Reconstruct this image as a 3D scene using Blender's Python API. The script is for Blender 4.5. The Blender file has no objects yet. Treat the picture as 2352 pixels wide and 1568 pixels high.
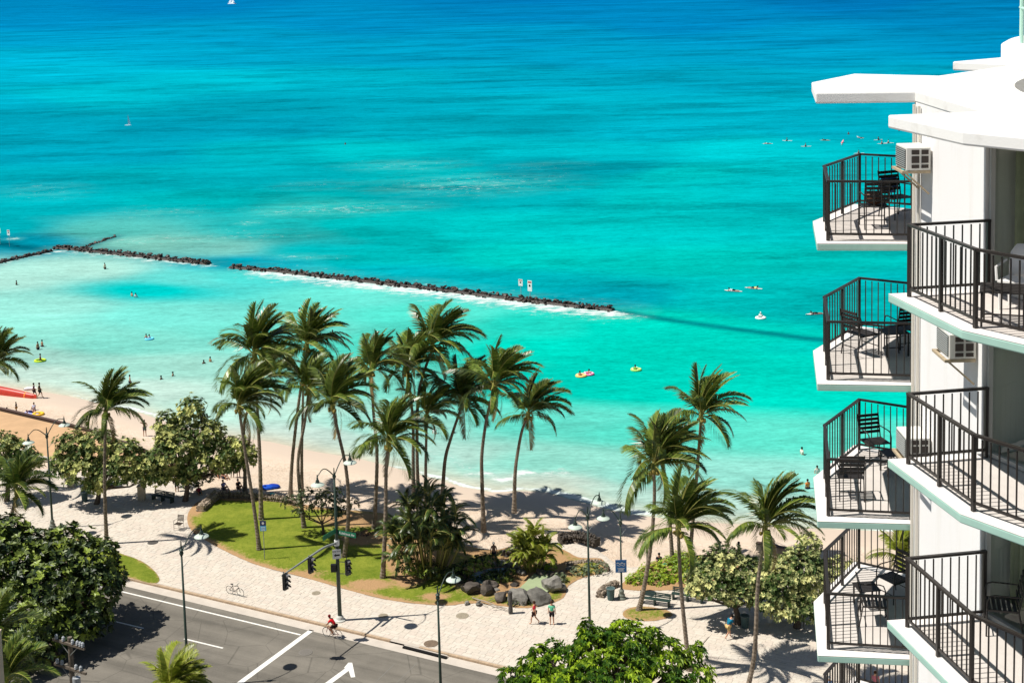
import bpy, bmesh, math, random
import numpy as np
from mathutils import Vector, Matrix
SC = bpy.context.scene
COL = SC.collection
rng = np.random.default_rng(7)
random.seed(7)

# ------------------------------------------------------------------ camera, sky, sun, exposure
CF, CP, CR, CH, CX0, CY0 = 3200., math.radians(6.23), math.radians(1.47), 47., 1176., 287.
c_f = np.array([0, math.cos(CP), -math.sin(CP)]); c_u = np.array([0, math.sin(CP), math.cos(CP)]); c_r = np.array([1., 0, 0])
c_X = c_r*math.cos(CR) - c_u*math.sin(CR); c_Y = c_u*math.cos(CR) + c_r*math.sin(CR); c_C = np.array([0, 0, CH])
cam_d = bpy.data.cameras.new('camera'); cam = bpy.data.objects.new('camera', cam_d); COL.objects.link(cam)
cam.matrix_world = Matrix([[c_X[0], c_Y[0], -c_f[0], 0], [c_X[1], c_Y[1], -c_f[1], 0], [c_X[2], c_Y[2], -c_f[2], CH], [0, 0, 0, 1]])
cam_d.sensor_width = 36; cam_d.lens = 36*CF/2352; cam_d.shift_y = (CY0-784)/2352
cam_d.clip_start = 0.5; cam_d.clip_end = 120000
SC.camera = cam
SUN_TO = Vector((6.25, 0.6, -11.0)).normalized()          # the way the light travels
elev = math.asin(-SUN_TO.z); az = math.atan2(-SUN_TO.x, -SUN_TO.y)
world = bpy.data.worlds.new('World'); SC.world = world; world.use_nodes = True
wn = world.node_tree; bgn = wn.nodes['Background']
sky = wn.nodes.new('ShaderNodeTexSky'); sky.sky_type = 'NISHITA'; sky.sun_disc = False
sky.sun_elevation = elev; sky.sun_rotation = az; sky.air_density = 1.0; sky.dust_density = 0.6; sky.ozone_density = 1.0
wn.links.new(sky.outputs[0], bgn.inputs[0]); bgn.inputs[1].default_value = 0.05
sd = bpy.data.lights.new('sun', 'SUN'); sd.energy = 5.0; sd.angle = math.radians(0.5); sd.color = (1.0, 0.955, 0.88)
sun = bpy.data.objects.new('sun', sd); COL.objects.link(sun); sun.rotation_euler = SUN_TO.to_track_quat('-Z', 'Y').to_euler(); sun.location = (-40, 60, 90)
vs = SC.view_settings; vs.view_transform = 'Standard'; vs.look = 'None'; vs.exposure = 0.27; vs.gamma = 1.0; vs.use_curve_mapping = False
SC.render.engine = 'CYCLES'; SC.cycles.max_bounces = 6; SC.cycles.transparent_max_bounces = 8
SC.cycles.use_denoising = True

def ray(px, py): return c_f*CF + c_X*(px-CX0) - c_Y*(py-CY0)
def G(px, py, z=0.):                       # the ground point of a photo position
    d = ray(px, py); t = (z-CH)/d[2]; return d*t + c_C
def PY(px, py, y):
    d = ray(px, py); return d*(y/d[1]) + c_C
def proj(x, y, z):
    d = np.stack([x, y, z-CH], -1) if np.ndim(x) else np.array([x, y, z-CH])
    k = CF/(d@c_f); return CX0 + (d@c_X)*k, CY0 - (d@c_Y)*k

# ------------------------------------------------------------------ materials
def lin(c): return tuple(((v/255)/12.92 if v <= 10 else ((v/255+.055)/1.055)**2.4) for v in c)
MATS = {}
def mat(name, col, rough=.6, spec=.3, metal=0., vary=0., scale=3., bump=0., bscale=20., col2=None, objvar=0., attr=None, trans=0., detail=4., coat=0.):
    if name in MATS: return MATS[name]
    m = bpy.data.materials.new(name); m.use_nodes = True; nt = m.node_tree; N = nt.nodes; L = nt.links
    b = N['Principled BSDF']; b.inputs['Roughness'].default_value = rough; b.inputs['Metallic'].default_value = metal
    b.inputs['Specular IOR Level'].default_value = spec
    if coat: b.inputs['Coat Weight'].default_value = coat
    col = tuple(col)[:3] + (1,)
    c2 = tuple(col2)[:3] + (1,) if col2 is not None else tuple(v*(1-vary) for v in col[:3]) + (1,)
    tc = N.new('ShaderNodeTexCoord'); src = None
    if attr:                                # leaf age, petal or stone tone stored on the mesh
        a = N.new('ShaderNodeAttribute'); a.attribute_name = attr
        mx = N.new('ShaderNodeMix'); mx.data_type = 'RGBA'; L.new(a.outputs['Fac'], mx.inputs[0]); mx.inputs[6].default_value = col; mx.inputs[7].default_value = c2
        src = mx.outputs[2]
    elif vary or col2 is not None:
        n = N.new('ShaderNodeTexNoise'); n.inputs['Scale'].default_value = scale; n.inputs['Detail'].default_value = detail; n.inputs['Roughness'].default_value = .65
        L.new(tc.outputs['Object'], n.inputs['Vector'])
        rp = N.new('ShaderNodeValToRGB'); rp.color_ramp.elements[0].position = .36; rp.color_ramp.elements[1].position = .66
        rp.color_ramp.elements[0].color = c2; rp.color_ramp.elements[1].color = col; L.new(n.outputs['Fac'], rp.inputs[0]); src = rp.outputs[0]
    if objvar:
        oi = N.new('ShaderNodeObjectInfo'); hs = N.new('ShaderNodeHueSaturation')
        mr = N.new('ShaderNodeMapRange'); mr.inputs['To Min'].default_value = 1-objvar; mr.inputs['To Max'].default_value = 1+objvar
        L.new(oi.outputs['Random'], mr.inputs[0]); L.new(mr.outputs[0], hs.inputs['Value'])
        if src: L.new(src, hs.inputs['Color'])
        else: hs.inputs['Color'].default_value = col
        src = hs.outputs[0]
    if src: L.new(src, b.inputs['Base Color'])
    else: b.inputs['Base Color'].default_value = col
    if bump:
        n2 = N.new('ShaderNodeTexNoise'); n2.inputs['Scale'].default_value = bscale; n2.inputs['Detail'].default_value = 5; L.new(tc.outputs['Object'], n2.inputs['Vector'])
        bp = N.new('ShaderNodeBump'); bp.inputs['Strength'].default_value = bump; bp.inputs['Distance'].default_value = .05; L.new(n2.outputs['Fac'], bp.inputs['Height']); L.new(bp.outputs[0], b.inputs['Normal'])
    if trans:
        tr = N.new('ShaderNodeBsdfTranslucent'); ms = N.new('ShaderNodeMixShader'); ms.inputs[0].default_value = trans
        if src: L.new(src, tr.inputs[0])
        else: tr.inputs[0].default_value = col
        out = N['Material Output']; L.new(b.outputs[0], ms.inputs[1]); L.new(tr.outputs[0], ms.inputs[2]); L.new(ms.outputs[0], out.inputs['Surface'])
    MATS[name] = m; return m

def streaky(name, col, stain, sx=3.5, sz=.25, lo=.55, hi=.8):
    m = mat(name, col, .8, .2); nt = m.node_tree; N = nt.nodes; L = nt.links; b = N['Principled BSDF']; g = N.new('ShaderNodeNewGeometry')
    mp = N.new('ShaderNodeMapping'); mp.inputs['Scale'].default_value = (sx, sx, sz); L.new(g.outputs['Position'], mp.inputs['Vector'])
    n = N.new('ShaderNodeTexNoise'); n.inputs['Scale'].default_value = 1; n.inputs['Detail'].default_value = 7; n.inputs['Roughness'].default_value = .7; L.new(mp.outputs[0], n.inputs['Vector'])
    r = N.new('ShaderNodeMapRange'); r.inputs[1].default_value = lo; r.inputs[2].default_value = hi; L.new(n.outputs['Fac'], r.inputs[0])
    x = N.new('ShaderNodeMix'); x.data_type = 'RGBA'; L.new(r.outputs[0], x.inputs[0]); x.inputs[6].default_value = (*col, 1); x.inputs[7].default_value = (*stain, 1); L.new(x.outputs[2], b.inputs['Base Color'])
    n2 = N.new('ShaderNodeTexNoise'); n2.inputs['Scale'].default_value = 30; L.new(g.outputs['Position'], n2.inputs['Vector']); bp = N.new('ShaderNodeBump'); bp.inputs['Strength'].default_value = .2; bp.inputs['Distance'].default_value = .01; L.new(n2.outputs['Fac'], bp.inputs['Height']); L.new(bp.outputs[0], b.inputs['Normal'])
    return m
white_roof = mat('white_roof_paint', (.86, .855, .83), .75, .2, vary=.07, scale=.45, bump=.1, bscale=25)
white_wall = streaky('white_stucco', (.86, .845, .83), (.76, .73, .68), 1.8, .25, .5, .85)
white_roof = streaky('white_roof_paint2', (.84, .83, .80), (.58, .55, .50), .9, .9, .52, .80)
floor_m = mat('balcony_concrete', (.60, .55, .51), .8, .2, vary=.1, scale=2.5, bump=.2, bscale=40)
mint = mat('mint_edge_paint', (.40, .62, .53), .6, .3, vary=.1, scale=2.)
bronze = mat('dark_bronze_metal', (.026, .021, .018), .42, .45)
blackm = mat('black_metal', (.012, .012, .014), .4, .5)
greenpole = mat('patinated_green_metal', (.035, .06, .045), .45, .4, vary=.35, scale=6)
shade_m = mat('pale_green_shade', (.50, .58, .50), .5, .4)
galv = mat('grey_pole_metal', (.28, .30, .29), .45, .4, vary=.2)
curtain_m = mat('beige_curtain', (.36, .37, .26), .9, .1, vary=.15, scale=4)
room_dim_paint = mat('room_dim_paint', (.03, .03, .03), .9, .1)
alu = mat('aluminium_frame', (.45, .45, .42), .4, .5)
trunk_m = mat('palm_bark', (.31, .25, .19), .9, .1, vary=.5, scale=3.5, bump=.8, bscale=9, objvar=.2)
bark_m = mat('tree_bark', (.14, .11, .085), .9, .1, vary=.45, scale=5, bump=.8, bscale=12)
pale_bark = mat('pale_bark', (.38, .33, .27), .9, .1, vary=.3, scale=5, bump=.5)
frond_m = mat('palm_frond', (.034, .078, .010), .36, .5, col2=(.30, .36, .055), objvar=.5, attr='tone', trans=.16)
frond_y = mat('yellow_palm_frond', (.17, .23, .02), .4, .4, col2=(.42, .40, .06), objvar=.35, attr='tone', trans=.25)
frond_old = mat('dry_palm_frond', (.24, .17, .07), .7, .2, col2=(.33, .25, .10), objvar=.3, attr='tone')
rachis_m = mat('frond_stalk', (.30, .28, .07), .5, .3, objvar=.3)
coco_m = mat('coconut_husk', (.34, .25, .06), .6, .3, objvar=.4)
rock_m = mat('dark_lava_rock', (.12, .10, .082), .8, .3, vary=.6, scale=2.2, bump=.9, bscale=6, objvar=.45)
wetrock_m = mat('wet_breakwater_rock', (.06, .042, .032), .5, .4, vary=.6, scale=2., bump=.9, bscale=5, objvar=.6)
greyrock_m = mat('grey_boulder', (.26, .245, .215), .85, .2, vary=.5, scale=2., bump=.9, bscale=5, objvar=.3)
wallstone_m = mat('tan_wall_stone', (.36, .29, .22), .85, .2, vary=.5, scale=5., bump=.8, bscale=9, objvar=.4)

# ------------------------------------------------------------------ mesh building
class MB:
    def __init__(s): s.v = []; s.f = []; s.m = []; s.n = 0; s.mats = []; s.t = []
    def add(s, v, f, mi=0, tone=None):
        v = np.asarray(v, float); s.v.append(v)
        if isinstance(f, np.ndarray): f = (f + s.n).tolist()
        else: f = [[i + s.n for i in q] for q in f]
        s.f += f; s.m += [mi]*len(f); s.n += len(v)
        s.t.append(np.zeros(len(v)) if tone is None else np.broadcast_to(tone, (len(v),)))
        return s
    def box(s, c, size, rz=0, mi=0, R=None):
        h = np.array(size)/2; v = np.array([[x, y, z] for x in (-1, 1) for y in (-1, 1) for z in (-1, 1)])*h
        if rz: cz, sz = math.cos(rz), math.sin(rz); v = v@np.array([[cz, sz, 0], [-sz, cz, 0], [0, 0, 1]])
        if R is not None: v = v@np.asarray(R)
        return s.add(v+np.array(c), [[0, 1, 3, 2], [4, 6, 7, 5], [0, 4, 5, 1], [2, 3, 7, 6], [0, 2, 6, 4], [1, 5, 7, 3]], mi)
    def bar(s, p, q, w, h, mi=0):
        p = np.array(p, float); q = np.array(q, float); d = q-p; L = np.linalg.norm(d); d = d/L
        up = np.array([0, 0, 1.]) if abs(d[2]) < .95 else np.array([0, 1., 0]); a = np.cross(up, d); a /= np.linalg.norm(a); b = np.cross(d, a)
        return s.box((p+q)/2, (L, w, h), mi=mi, R=[d, a, b])
    def tube(s, pts, rad, n=8, mi=0, cap=True, tone=None):
        pts = np.array(pts, float); m = len(pts); rad = np.broadcast_to(rad, (m,)); V = []; ref = None
        for i in range(m):
            d = pts[min(i+1, m-1)]-pts[max(i-1, 0)]; d = d/(np.linalg.norm(d)+1e-9)
            if ref is None: ref = np.array([0, 0, 1.]) if abs(d[2]) < .9 else np.array([1., 0, 0])
            a = np.cross(d, ref); a /= np.linalg.norm(a)+1e-9; ref = np.cross(a, d); b = ref
            for k in range(n):
                t = 2*math.pi*k/n; V.append(pts[i]+rad[i]*(math.cos(t)*a+math.sin(t)*b))
        Fs = [[i*n+k, i*n+(k+1) % n, (i+1)*n+(k+1) % n, (i+1)*n+k] for i in range(m-1) for k in range(n)]
        if cap: Fs += [list(range(n))[::-1], [(m-1)*n+k for k in range(n)]]
        return s.add(V, Fs, mi, tone)
    def prism(s, poly, z0, z1, top=0, side=0, bot=None):
        n = len(poly); V = [[p[0], p[1], z0] for p in poly]+[[p[0], p[1], z1] for p in poly]
        s.add(V, [[i, (i+1) % n, n+(i+1) % n, n+i] for i in range(n)], side)
        s.m += [top, side if bot is None else bot]; b = s.n-2*n
        s.f += [[b+n+i for i in range(n)], [b+i for i in range(n)][::-1]]
        return s
    def lathe(s, prof, c=(0, 0, 0), n=16, mi=0):
        V = [[r*math.cos(2*math.pi*k/n)+c[0], r*math.sin(2*math.pi*k/n)+c[1], z+c[2]] for r, z in prof for k in range(n)]
        m = len(prof); Fs = [[i*n+k, i*n+(k+1) % n, (i+1)*n+(k+1) % n, (i+1)*n+k] for i in range(m-1) for k in range(n)]
        Fs += [list(range(n))[::-1], [(m-1)*n+k for k in range(n)]]
        return s.add(V, Fs, mi)
    def ell(s, c, r, n=8, m=5, mi=0, tone=None):
        prof = [(math.sin(math.pi*(i+.02)/(m+.04)), -math.cos(math.pi*(i+.02)/(m+.04))) for i in range(m+1)]
        V = np.array([[a*math.cos(2*math.pi*k/n)*r[0], a*math.sin(2*math.pi*k/n)*r[1], z*r[2]] for a, z in prof for k in range(n)])+np.array(c)
        Fs = [[i*n+k, i*n+(k+1) % n, (i+1)*n+(k+1) % n, (i+1)*n+k] for i in range(m) for k in range(n)]
        return s.add(V, Fs, mi, tone)
    def torus(s, c, R, r, n=24, m=6, axis='y', mi=0, squash=1.):
        V = []
        for i in range(n):
            t = 2*math.pi*i/n
            for k in range(m):
                u = 2*math.pi*k/m; a = R+r*math.cos(u); x, y, z = a*math.cos(t), a*math.sin(t), r*math.sin(u)*squash
                V.append((x, z, y) if axis == 'y' else (x, y, z))
        Fs = [[i*m+k, ((i+1) % n)*m+k, ((i+1) % n)*m+(k+1) % m, i*m+(k+1) % m] for i in range(n) for k in range(m)]
        return s.add(np.array(V)+np.array(c), Fs, mi)
    def mesh(s, name, mats, smooth=False, tone=False):
        me = bpy.data.meshes.new(name); V = np.concatenate(s.v) if s.v else np.zeros((0, 3)); me.from_pydata(V.tolist(), [], s.f)
        for m in (mats if isinstance(mats, (list, tuple)) else [mats]): me.materials.append(m)
        if max(s.m, default=0) > 0: me.polygons.foreach_set('material_index', np.array(s.m, dtype=np.int32))
        if smooth: me.polygons.foreach_set('use_smooth', np.ones(len(s.f), dtype=bool))
        if tone: me.attributes.new('tone', 'FLOAT', 'POINT').data.foreach_set('value', np.concatenate(s.t).astype(np.float32))
        me.update(); return me
    def build(s, name, mats, parent=None, smooth=False, tone=False, loc=None):
        return link(name, s.mesh(name, mats, smooth, tone), parent, loc)
def link(name, me, parent=None, loc=None, rz=0, scale=None):
    o = bpy.data.objects.new(name, me); COL.objects.link(o)
    if parent is not None: o.parent = parent
    if loc is not None: o.location = loc
    if rz: o.rotation_euler = (0, 0, rz)
    if scale is not None: o.scale = scale if hasattr(scale, '__len__') else (scale,)*3
    return o
def tag(o, label, cat, group=None):
    o['label'] = label; o['category'] = cat
    if group: o['group'] = group
    return o
def thing(name, label, cat, loc=(0, 0, 0), rz=0, group=None):
    o = bpy.data.objects.new(name, None); COL.objects.link(o); o.location = loc; o.rotation_euler = (0, 0, rz); o.empty_display_size = .3
    return tag(o, label, cat, group)
def struct(o, kind='structure'): o['kind'] = kind; return o
def children_map():
    m = {}
    for o in bpy.data.objects:
        if o.parent: m.setdefault(o.parent.name, []).append(o)
    return m
def dup(root, loc, rz=None, label=None, group=None, scale=None):
    cm = {}
    for o in COL.objects:
        if o.parent: cm.setdefault(o.parent, []).append(o)
    def cp(o, par):
        c = o.copy(); COL.objects.link(c); c.parent = par
        for ch in cm.get(o, []): cp(ch, c)
        return c
    r = cp(root, None); r.location = loc
    if rz is not None: r.rotation_euler = (0, 0, rz)
    if label: r['label'] = label
    if group: r['group'] = group
    if scale: r.scale = (scale,)*3
    return r
def sheet(name, poly, z, m, parent=None):
    """flat polygon sheet with holes filled by ngon"""
    me = bpy.data.meshes.new(name); me.from_pydata([(p[0], p[1], z) for p in poly], [], [list(range(len(poly)))]); me.materials.append(m)
    return link(name, me, parent)
def smoothpoly(P, n=4):
    P = np.array([p[:2] for p in P]); m = len(P); out = []
    for i in range(m):
        p0, p1, p2, p3 = P[i-1], P[i], P[(i+1) % m], P[(i+2) % m]
        for k in range(n):
            t = k/n; out.append(.5*((2*p1)+(-p0+p2)*t+(2*p0-5*p1+4*p2-p3)*t*t+(-p0+3*p1-3*p2+p3)*t**3))
    return np.array(out)
def inside(pt, poly):
    x, y = pt[..., 0], pt[..., 1]; r = np.zeros(x.shape, bool); n = len(poly)
    for i in range(n):
        x1, y1 = poly[i][0], poly[i][1]; x2, y2 = poly[(i+1) % n][0], poly[(i+1) % n][1]
        if y1 == y2: continue
        r ^= ((y1 > y) != (y2 > y)) & (x < (x2-x1)*(y-y1)/(y2-y1)+x1)
    return r
def segdist(P, a, b):
    a = np.array(a[:2]); b = np.array(b[:2]); d = b-a; t = np.clip(((P-a)@d)/(d@d), 0, 1); return np.linalg.norm(P-(a+t[..., None]*d), axis=-1), t
GP = lambda L, z=0.: [G(x, y, z)[:2] for x, y in L]
KD = np.array([.883, -.468]); KN = np.array([.468, .883])   # along the street, and across it towards the sea
# ------------------------------------------------------------------ sea, beach, ground
SEA = -1.0
shore_px = [(-900, 800), (-300, 850), (0, 885), (60, 893), (160, 910), (320, 948), (420, 980), (520, 1000), (620, 1014), (720, 1036), (820, 1052), (900, 1072), (980, 1095), (1060, 1117),
            (1130, 1130), (1190, 1127), (1250, 1130), (1310, 1146), (1370, 1163), (1440, 1180), (1520, 1190), (1640, 1200), (1760, 1207), (1880, 1214), (2100, 1222), (2352, 1235), (2900, 1260), (4500, 1330)]
shore = np.array([G(x, y, SEA)[:2] for x, y in shore_px])
def shore_d(P):                              # signed distance: + seaward
    d = np.full(P.shape[:-1], 1e9)
    for i in range(len(shore)-1): d = np.minimum(d, segdist(P, shore[i], shore[i+1])[0])
    return np.where(P[..., 1] > np.interp(P[..., 0], shore[:, 0], shore[:, 1]), d, -d)
def grid(xs, ys):
    X, Y = np.meshgrid(xs, ys); return X, Y
def gridmesh(name, V, nr, nc, m, attrs=None, smooth=True):
    idx = np.arange(nr*nc).reshape(nr, nc); F = np.stack([idx[:-1, :-1], idx[:-1, 1:], idx[1:, 1:], idx[1:, :-1]], -1).reshape(-1, 4)
    me = bpy.data.meshes.new(name); me.vertices.add(len(V)); me.vertices.foreach_set('co', V.astype(np.float32).ravel())
    me.loops.add(F.size); me.loops.foreach_set('vertex_index', F.ravel().astype(np.int32)); me.polygons.add(len(F))
    me.polygons.foreach_set('loop_start', (np.arange(len(F))*4).astype(np.int32)); me.polygons.foreach_set('loop_total', np.full(len(F), 4, np.int32))
    me.update(calc_edges=True); me.polygons.foreach_set('use_smooth', np.full(len(F), smooth)); me.materials.append(m)
    for k, a in (attrs or {}).items():
        if a.ndim == 2:
            at = me.attributes.new(k, 'FLOAT_COLOR', 'POINT'); at.data.foreach_set('color', np.concatenate([a, np.ones((len(a), 1))], 1).astype(np.float32).ravel())
        else: me.attributes.new(k, 'FLOAT', 'POINT').data.foreach_set('value', a.astype(np.float32))
    return link(name, me)

walls_px = dict(left=[(-70, 626), (0, 603), (70, 587), (118, 577)], mid=[(126, 570), (180, 574), (330, 590), (480, 607)],
                main=[(530, 615), (640, 624), (780, 640), (1000, 665), (1200, 690), (1330, 705), (1408, 713)], arm=[(180, 573), (265, 543)],
                sub_left=[(-60, 556), (0, 561), (70, 570), (126, 574)], sub_right=[(1410, 714), (1560, 738), (1700, 757), (1880, 780), (2100, 803)])
W = {k: np.array([G(x, y, SEA)[:2] for x, y in v]) for k, v in walls_px.items()}
def polyd(P, pl):
    d = np.full(P.shape[:-1], 1e9)
    for i in range(len(pl)-1): d = np.minimum(d, segdist(P, pl[i], pl[i+1])[0])
    return d
# water colour (depth, sand and reef below it) at places across the bay
anchors = [(-200, 0, 0, 134, 192), (400, 0, 0, 136, 196), (1200, 0, 0, 132, 194), (2000, 0, 0, 124, 186), (2500, -20, 0, 120, 184), (0, 22, 0, 144, 198), (1200, 22, 0, 140, 196), (2200, 22, 0, 136, 190),
 (0, 50, 0, 150, 204), (800, 50, 0, 148, 200), (1600, 50, 0, 142, 198), (2300, 50, 0, 138, 192), (0, 90, 0, 166, 210), (600, 90, 0, 162, 204), (1200, 90, 0, 160, 204), (1800, 90, 0, 156, 202), (2300, 90, 0, 150, 198),
 (0, 130, 0, 184, 216), (500, 125, 0, 172, 208), (900, 130, 0, 168, 206), (1300, 130, 0, 168, 206), (1800, 130, 0, 164, 202), (100, 170, 0, 186, 212), (500, 190, 0, 196, 214), (850, 180, 0, 190, 212), (1200, 180, 0, 178, 206), (1700, 180, 0, 172, 200), (2000, 190, 0, 176, 204),
 (0, 240, 0, 176, 200), (200, 220, 0, 194, 210), (600, 235, 0, 172, 194), (900, 240, 0, 180, 202), (1300, 240, 0, 182, 202), (1800, 240, 0, 180, 202),
 (50, 290, 0, 172, 196), (400, 300, 0, 160, 184), (650, 290, 0, 166, 190), (900, 300, 0, 178, 196), (1250, 285, 0, 168, 186), (1500, 300, 0, 184, 204), (1900, 290, 0, 176, 196),
 (0, 350, 0, 166, 188), (300, 350, 0, 166, 188), (600, 350, 0, 182, 192), (850, 345, 0, 196, 200), (1100, 350, 0, 188, 198), (1400, 350, 0, 190, 200), (1700, 345, 0, 204, 210), (2100, 350, 0, 196, 205),
 (50, 410, 10, 170, 184), (350, 410, 4, 174, 184), (650, 400, 10, 172, 182), (1000, 400, 14, 188, 192), (1250, 385, 0, 162, 176), (1420, 385, 0, 170, 184), (1560, 400, 0, 208, 206), (1800, 410, 0, 200, 204), (2100, 400, 0, 196, 200),
 (100, 470, 18, 180, 188), (450, 465, 30, 182, 184), (750, 480, 44, 190, 186), (1000, 450, 8, 172, 178), (1250, 450, 0, 182, 188), (1500, 460, 0, 200, 198), (1800, 460, 0, 190, 192), (2100, 480, 0, 190, 192),
 (0, 520, 26, 178, 186), (250, 530, 78, 200, 190), (600, 530, 40, 186, 184), (900, 520, 6, 190, 188), (1150, 520, 0, 200, 196), (1500, 530, 0, 200, 196), (1800, 520, 0, 196, 194), (2100, 560, 0, 196, 192),
 (60, 555, 30, 168, 190), (330, 560, 120, 212, 196), (500, 570, 110, 206, 194), (700, 575, 30, 182, 184), (900, 590, 0, 188, 186), (1200, 590, 0, 208, 196), (1600, 600, 0, 202, 194), (1900, 600, 0, 194, 190), (2100, 650, 0, 190, 186),
 (560, 605, 10, 166, 180), (900, 630, 0, 176, 180), (1150, 650, 0, 180, 182), (1400, 680, 0, 170, 178), (1700, 680, 0, 200, 190), (1900, 700, 0, 194, 186), (2100, 720, 0, 190, 184),
 (0, 640, 160, 226, 206), (200, 620, 160, 226, 206), (420, 640, 90, 214, 200), (340, 665, 24, 206, 196), (560, 635, 70, 214, 200), (100, 700, 140, 226, 206), (400, 720, 110, 224, 204), (800, 680, 96, 222, 200), (1000, 720, 80, 226, 200), (1250, 740, 52, 224, 196), (1450, 740, 30, 222, 192), (1650, 780, 20, 218, 190), (1880, 800, 10, 208, 186),
 (0, 760, 134, 224, 202), (300, 790, 120, 222, 200), (600, 760, 108, 224, 202), (900, 790, 80, 224, 196), (1200, 800, 40, 224, 194), (1500, 810, 4, 216, 186), (1800, 830, 0, 214, 186), (2100, 850, 0, 210, 184),
 (0, 820, 160, 226, 206), (350, 840, 152, 226, 204), (800, 880, 120, 226, 200), (1250, 880, 30, 218, 190), (1500, 890, 20, 220, 190), (1800, 900, 28, 222, 192), (2100, 920, 20, 218, 190),
 (50, 862, 186, 230, 210), (300, 900, 184, 230, 210), (550, 930, 176, 230, 208), (900, 980, 150, 228, 206), (1250, 970, 96, 228, 202), (1500, 990, 84, 228, 200), (1800, 1000, 90, 228, 200), (2100, 1010, 80, 226, 198),
 (700, 1000, 186, 226, 208), (1000, 1050, 170, 226, 206), (1250, 1060, 140, 230, 206), (1500, 1090, 140, 230, 208), (1800, 1100, 140, 230, 208), (2100, 1110, 136, 228, 206), (1500, 1150, 178, 230, 210), (1800, 1170, 180, 230, 210), (1250, 1110, 190, 226, 206), (2200, 1190, 184, 228, 208), (2600, 800, 0, 200, 184), (2600, 1150, 160, 226, 206), (-200, 700, 140, 224, 204), (-200, 300, 0, 172, 196), (-250, 500, 20, 176, 186)]
A = np.array(anchors, float); A[:, 2] = np.where(A[:, 2] > 60, np.minimum(A[:, 2]+14, 205), A[:, 2]); A[:, 4] = np.where(A[:, 1] > 600, A[:, 4]+8, A[:, 4]-2); A[:, 3] = np.where(A[:, 1] < 600, A[:, 3]-5, A[:, 3])
ys = np.concatenate([np.geomspace(92, 320, 520), np.geomspace(322, 900, 130)[0:], np.geomspace(915, 90000, 110)])
ss = np.concatenate([np.linspace(-3, -.52, 20)[:-1], np.linspace(-.52, .5, 330), np.linspace(.5, 3, 20)[1:]])
SX = np.outer(ys, ss); SY = np.repeat(ys[:, None], len(ss), 1)
P2 = np.stack([SX.ravel(), SY.ravel()], -1)
PX_, PY_ = proj(P2[:, 0], P2[:, 1], np.full(len(P2), SEA))
PX_ = np.clip(PX_, -300, 2650); PY_ = np.clip(PY_, -60, 1300)
albk = 1.0/1.62
ac = np.array([[v/albk*albk*albk for v in lin(a[2:5])] for a in A])
colr = np.zeros((len(P2), 3)); wsum = np.zeros(len(P2))
for i, a in enumerate(A):
    dx = (PX_-a[0])/190.; dy = (PY_-a[1])/30.; sc_ = 1.0
    w = 1/(dx*dx+dy*dy+.10)**2.2; colr += w[:, None]*ac[i]; wsum += w
colr /= wsum[:, None]
# the lagoon colour does not leak over the breakwater: re-weight by side
bw_line = np.concatenate([W['left'], W['mid'], W['main'], W['sub_right']]); bw_line = bw_line[np.argsort(bw_line[:, 0])]
sdist = shore_d(P2)
wet = np.array(lin((226, 220, 198)))*albk
k = np.clip(1-sdist/4.5, 0, 1)[:, None]**1.8
colr = colr*(1-k)+wet*k
foam = np.zeros(len(P2))
ydiff = P2[:, 1]-np.interp(P2[:, 0], bw_line[:, 0], bw_line[:, 1])
for nm, wd, st in (('main', 6.5, 1.0), ('mid', 4.2, .75), ('left', 3.6, .65)):
    d = polyd(P2, W[nm]); side = np.where(ydiff < 0, 1., .30); xx = P2[:, 0]
    ramp = np.clip((xx-W[nm][0, 0])/10+.3, .2, 1) if nm == 'main' else 1.
    foam = np.maximum(foam, np.clip(1.3-d/wd, 0, 1)*st*side*ramp)
dark = np.zeros(len(P2))
for nm, wd, st in (('sub_left', 2.6, .75), ('sub_right', 1.5, .72), ('arm', 2.2, .5), ('mid', 5., .45), ('main', 4.5, .35), ('left', 3.5, .4)):
    dark = np.maximum(dark, np.clip(1.2-polyd(P2, W[nm])/wd, 0, 1)*st*(np.where(ydiff > -.6, 1., .35) if nm in ('main', 'mid') else 1.))
dk = np.array(lin((0, 96, 118)))*albk; colr = colr*(1-dark[:, None])+dk*dark[:, None]
# white water on the sand edge and the shore break
jag = 0.9*np.sin(P2[:, 0]*.55)+.6*np.sin(P2[:, 0]*1.7+1.)
edge = np.exp(-((sdist-.5-.2*jag)/.38)**2)*np.clip(.35+.65*np.sin((P2[:, 0]+14)*.16), .12, 1)
edge = np.maximum(edge, np.exp(-((sdist-.7)/.55)**2)*np.exp(-((P2[:, 0]-7)/8.)**2)*1.2)
brk = np.exp(-((sdist-4.2-jag)/1.3)**2)*np.exp(-((P2[:, 0]+1.5)/8.)**2)*.62
foam = np.maximum(foam, np.maximum(edge*1.5, brk*1.45))
# pale windward chop patches over the reef
for cx, cy, rx, ry, st in ((780, 480, 200, 16, .46), (640, 488, 90, 12, .36), (350, 490, 160, 16, .30), (480, 545, 240, 20, .34), (1080, 425, 220, 26, .42), (930, 380, 150, 14, .32), (570, 512, 34, 7, .5), (700, 590, 90, 10, .36), (300, 555, 70, 9, .5), (160, 590, 90, 9, .34), (100, 440, 120, 22, .26), (740, 425, 140, 14, .2), (30, 548, 22, 4, .9), (1250, 380, 120, 12, .2), (250, 120, 260, 10, .05), (1600, 400, 60, 20, .05)):
    foam = np.maximum(foam, st*np.exp(-((PX_-cx)/rx)**2-((PY_-cy+.03*(PX_-cx))/ry)**2))
sm = bpy.data.materials.new('sea_water'); sm.use_nodes = True; nt = sm.node_tree; N = nt.nodes; L = nt.links; b = N['Principled BSDF']
def node(t, **kw):
    n = N.new(t)
    for k_, v_ in kw.items(): setattr(n, k_, v_)
    return n
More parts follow.
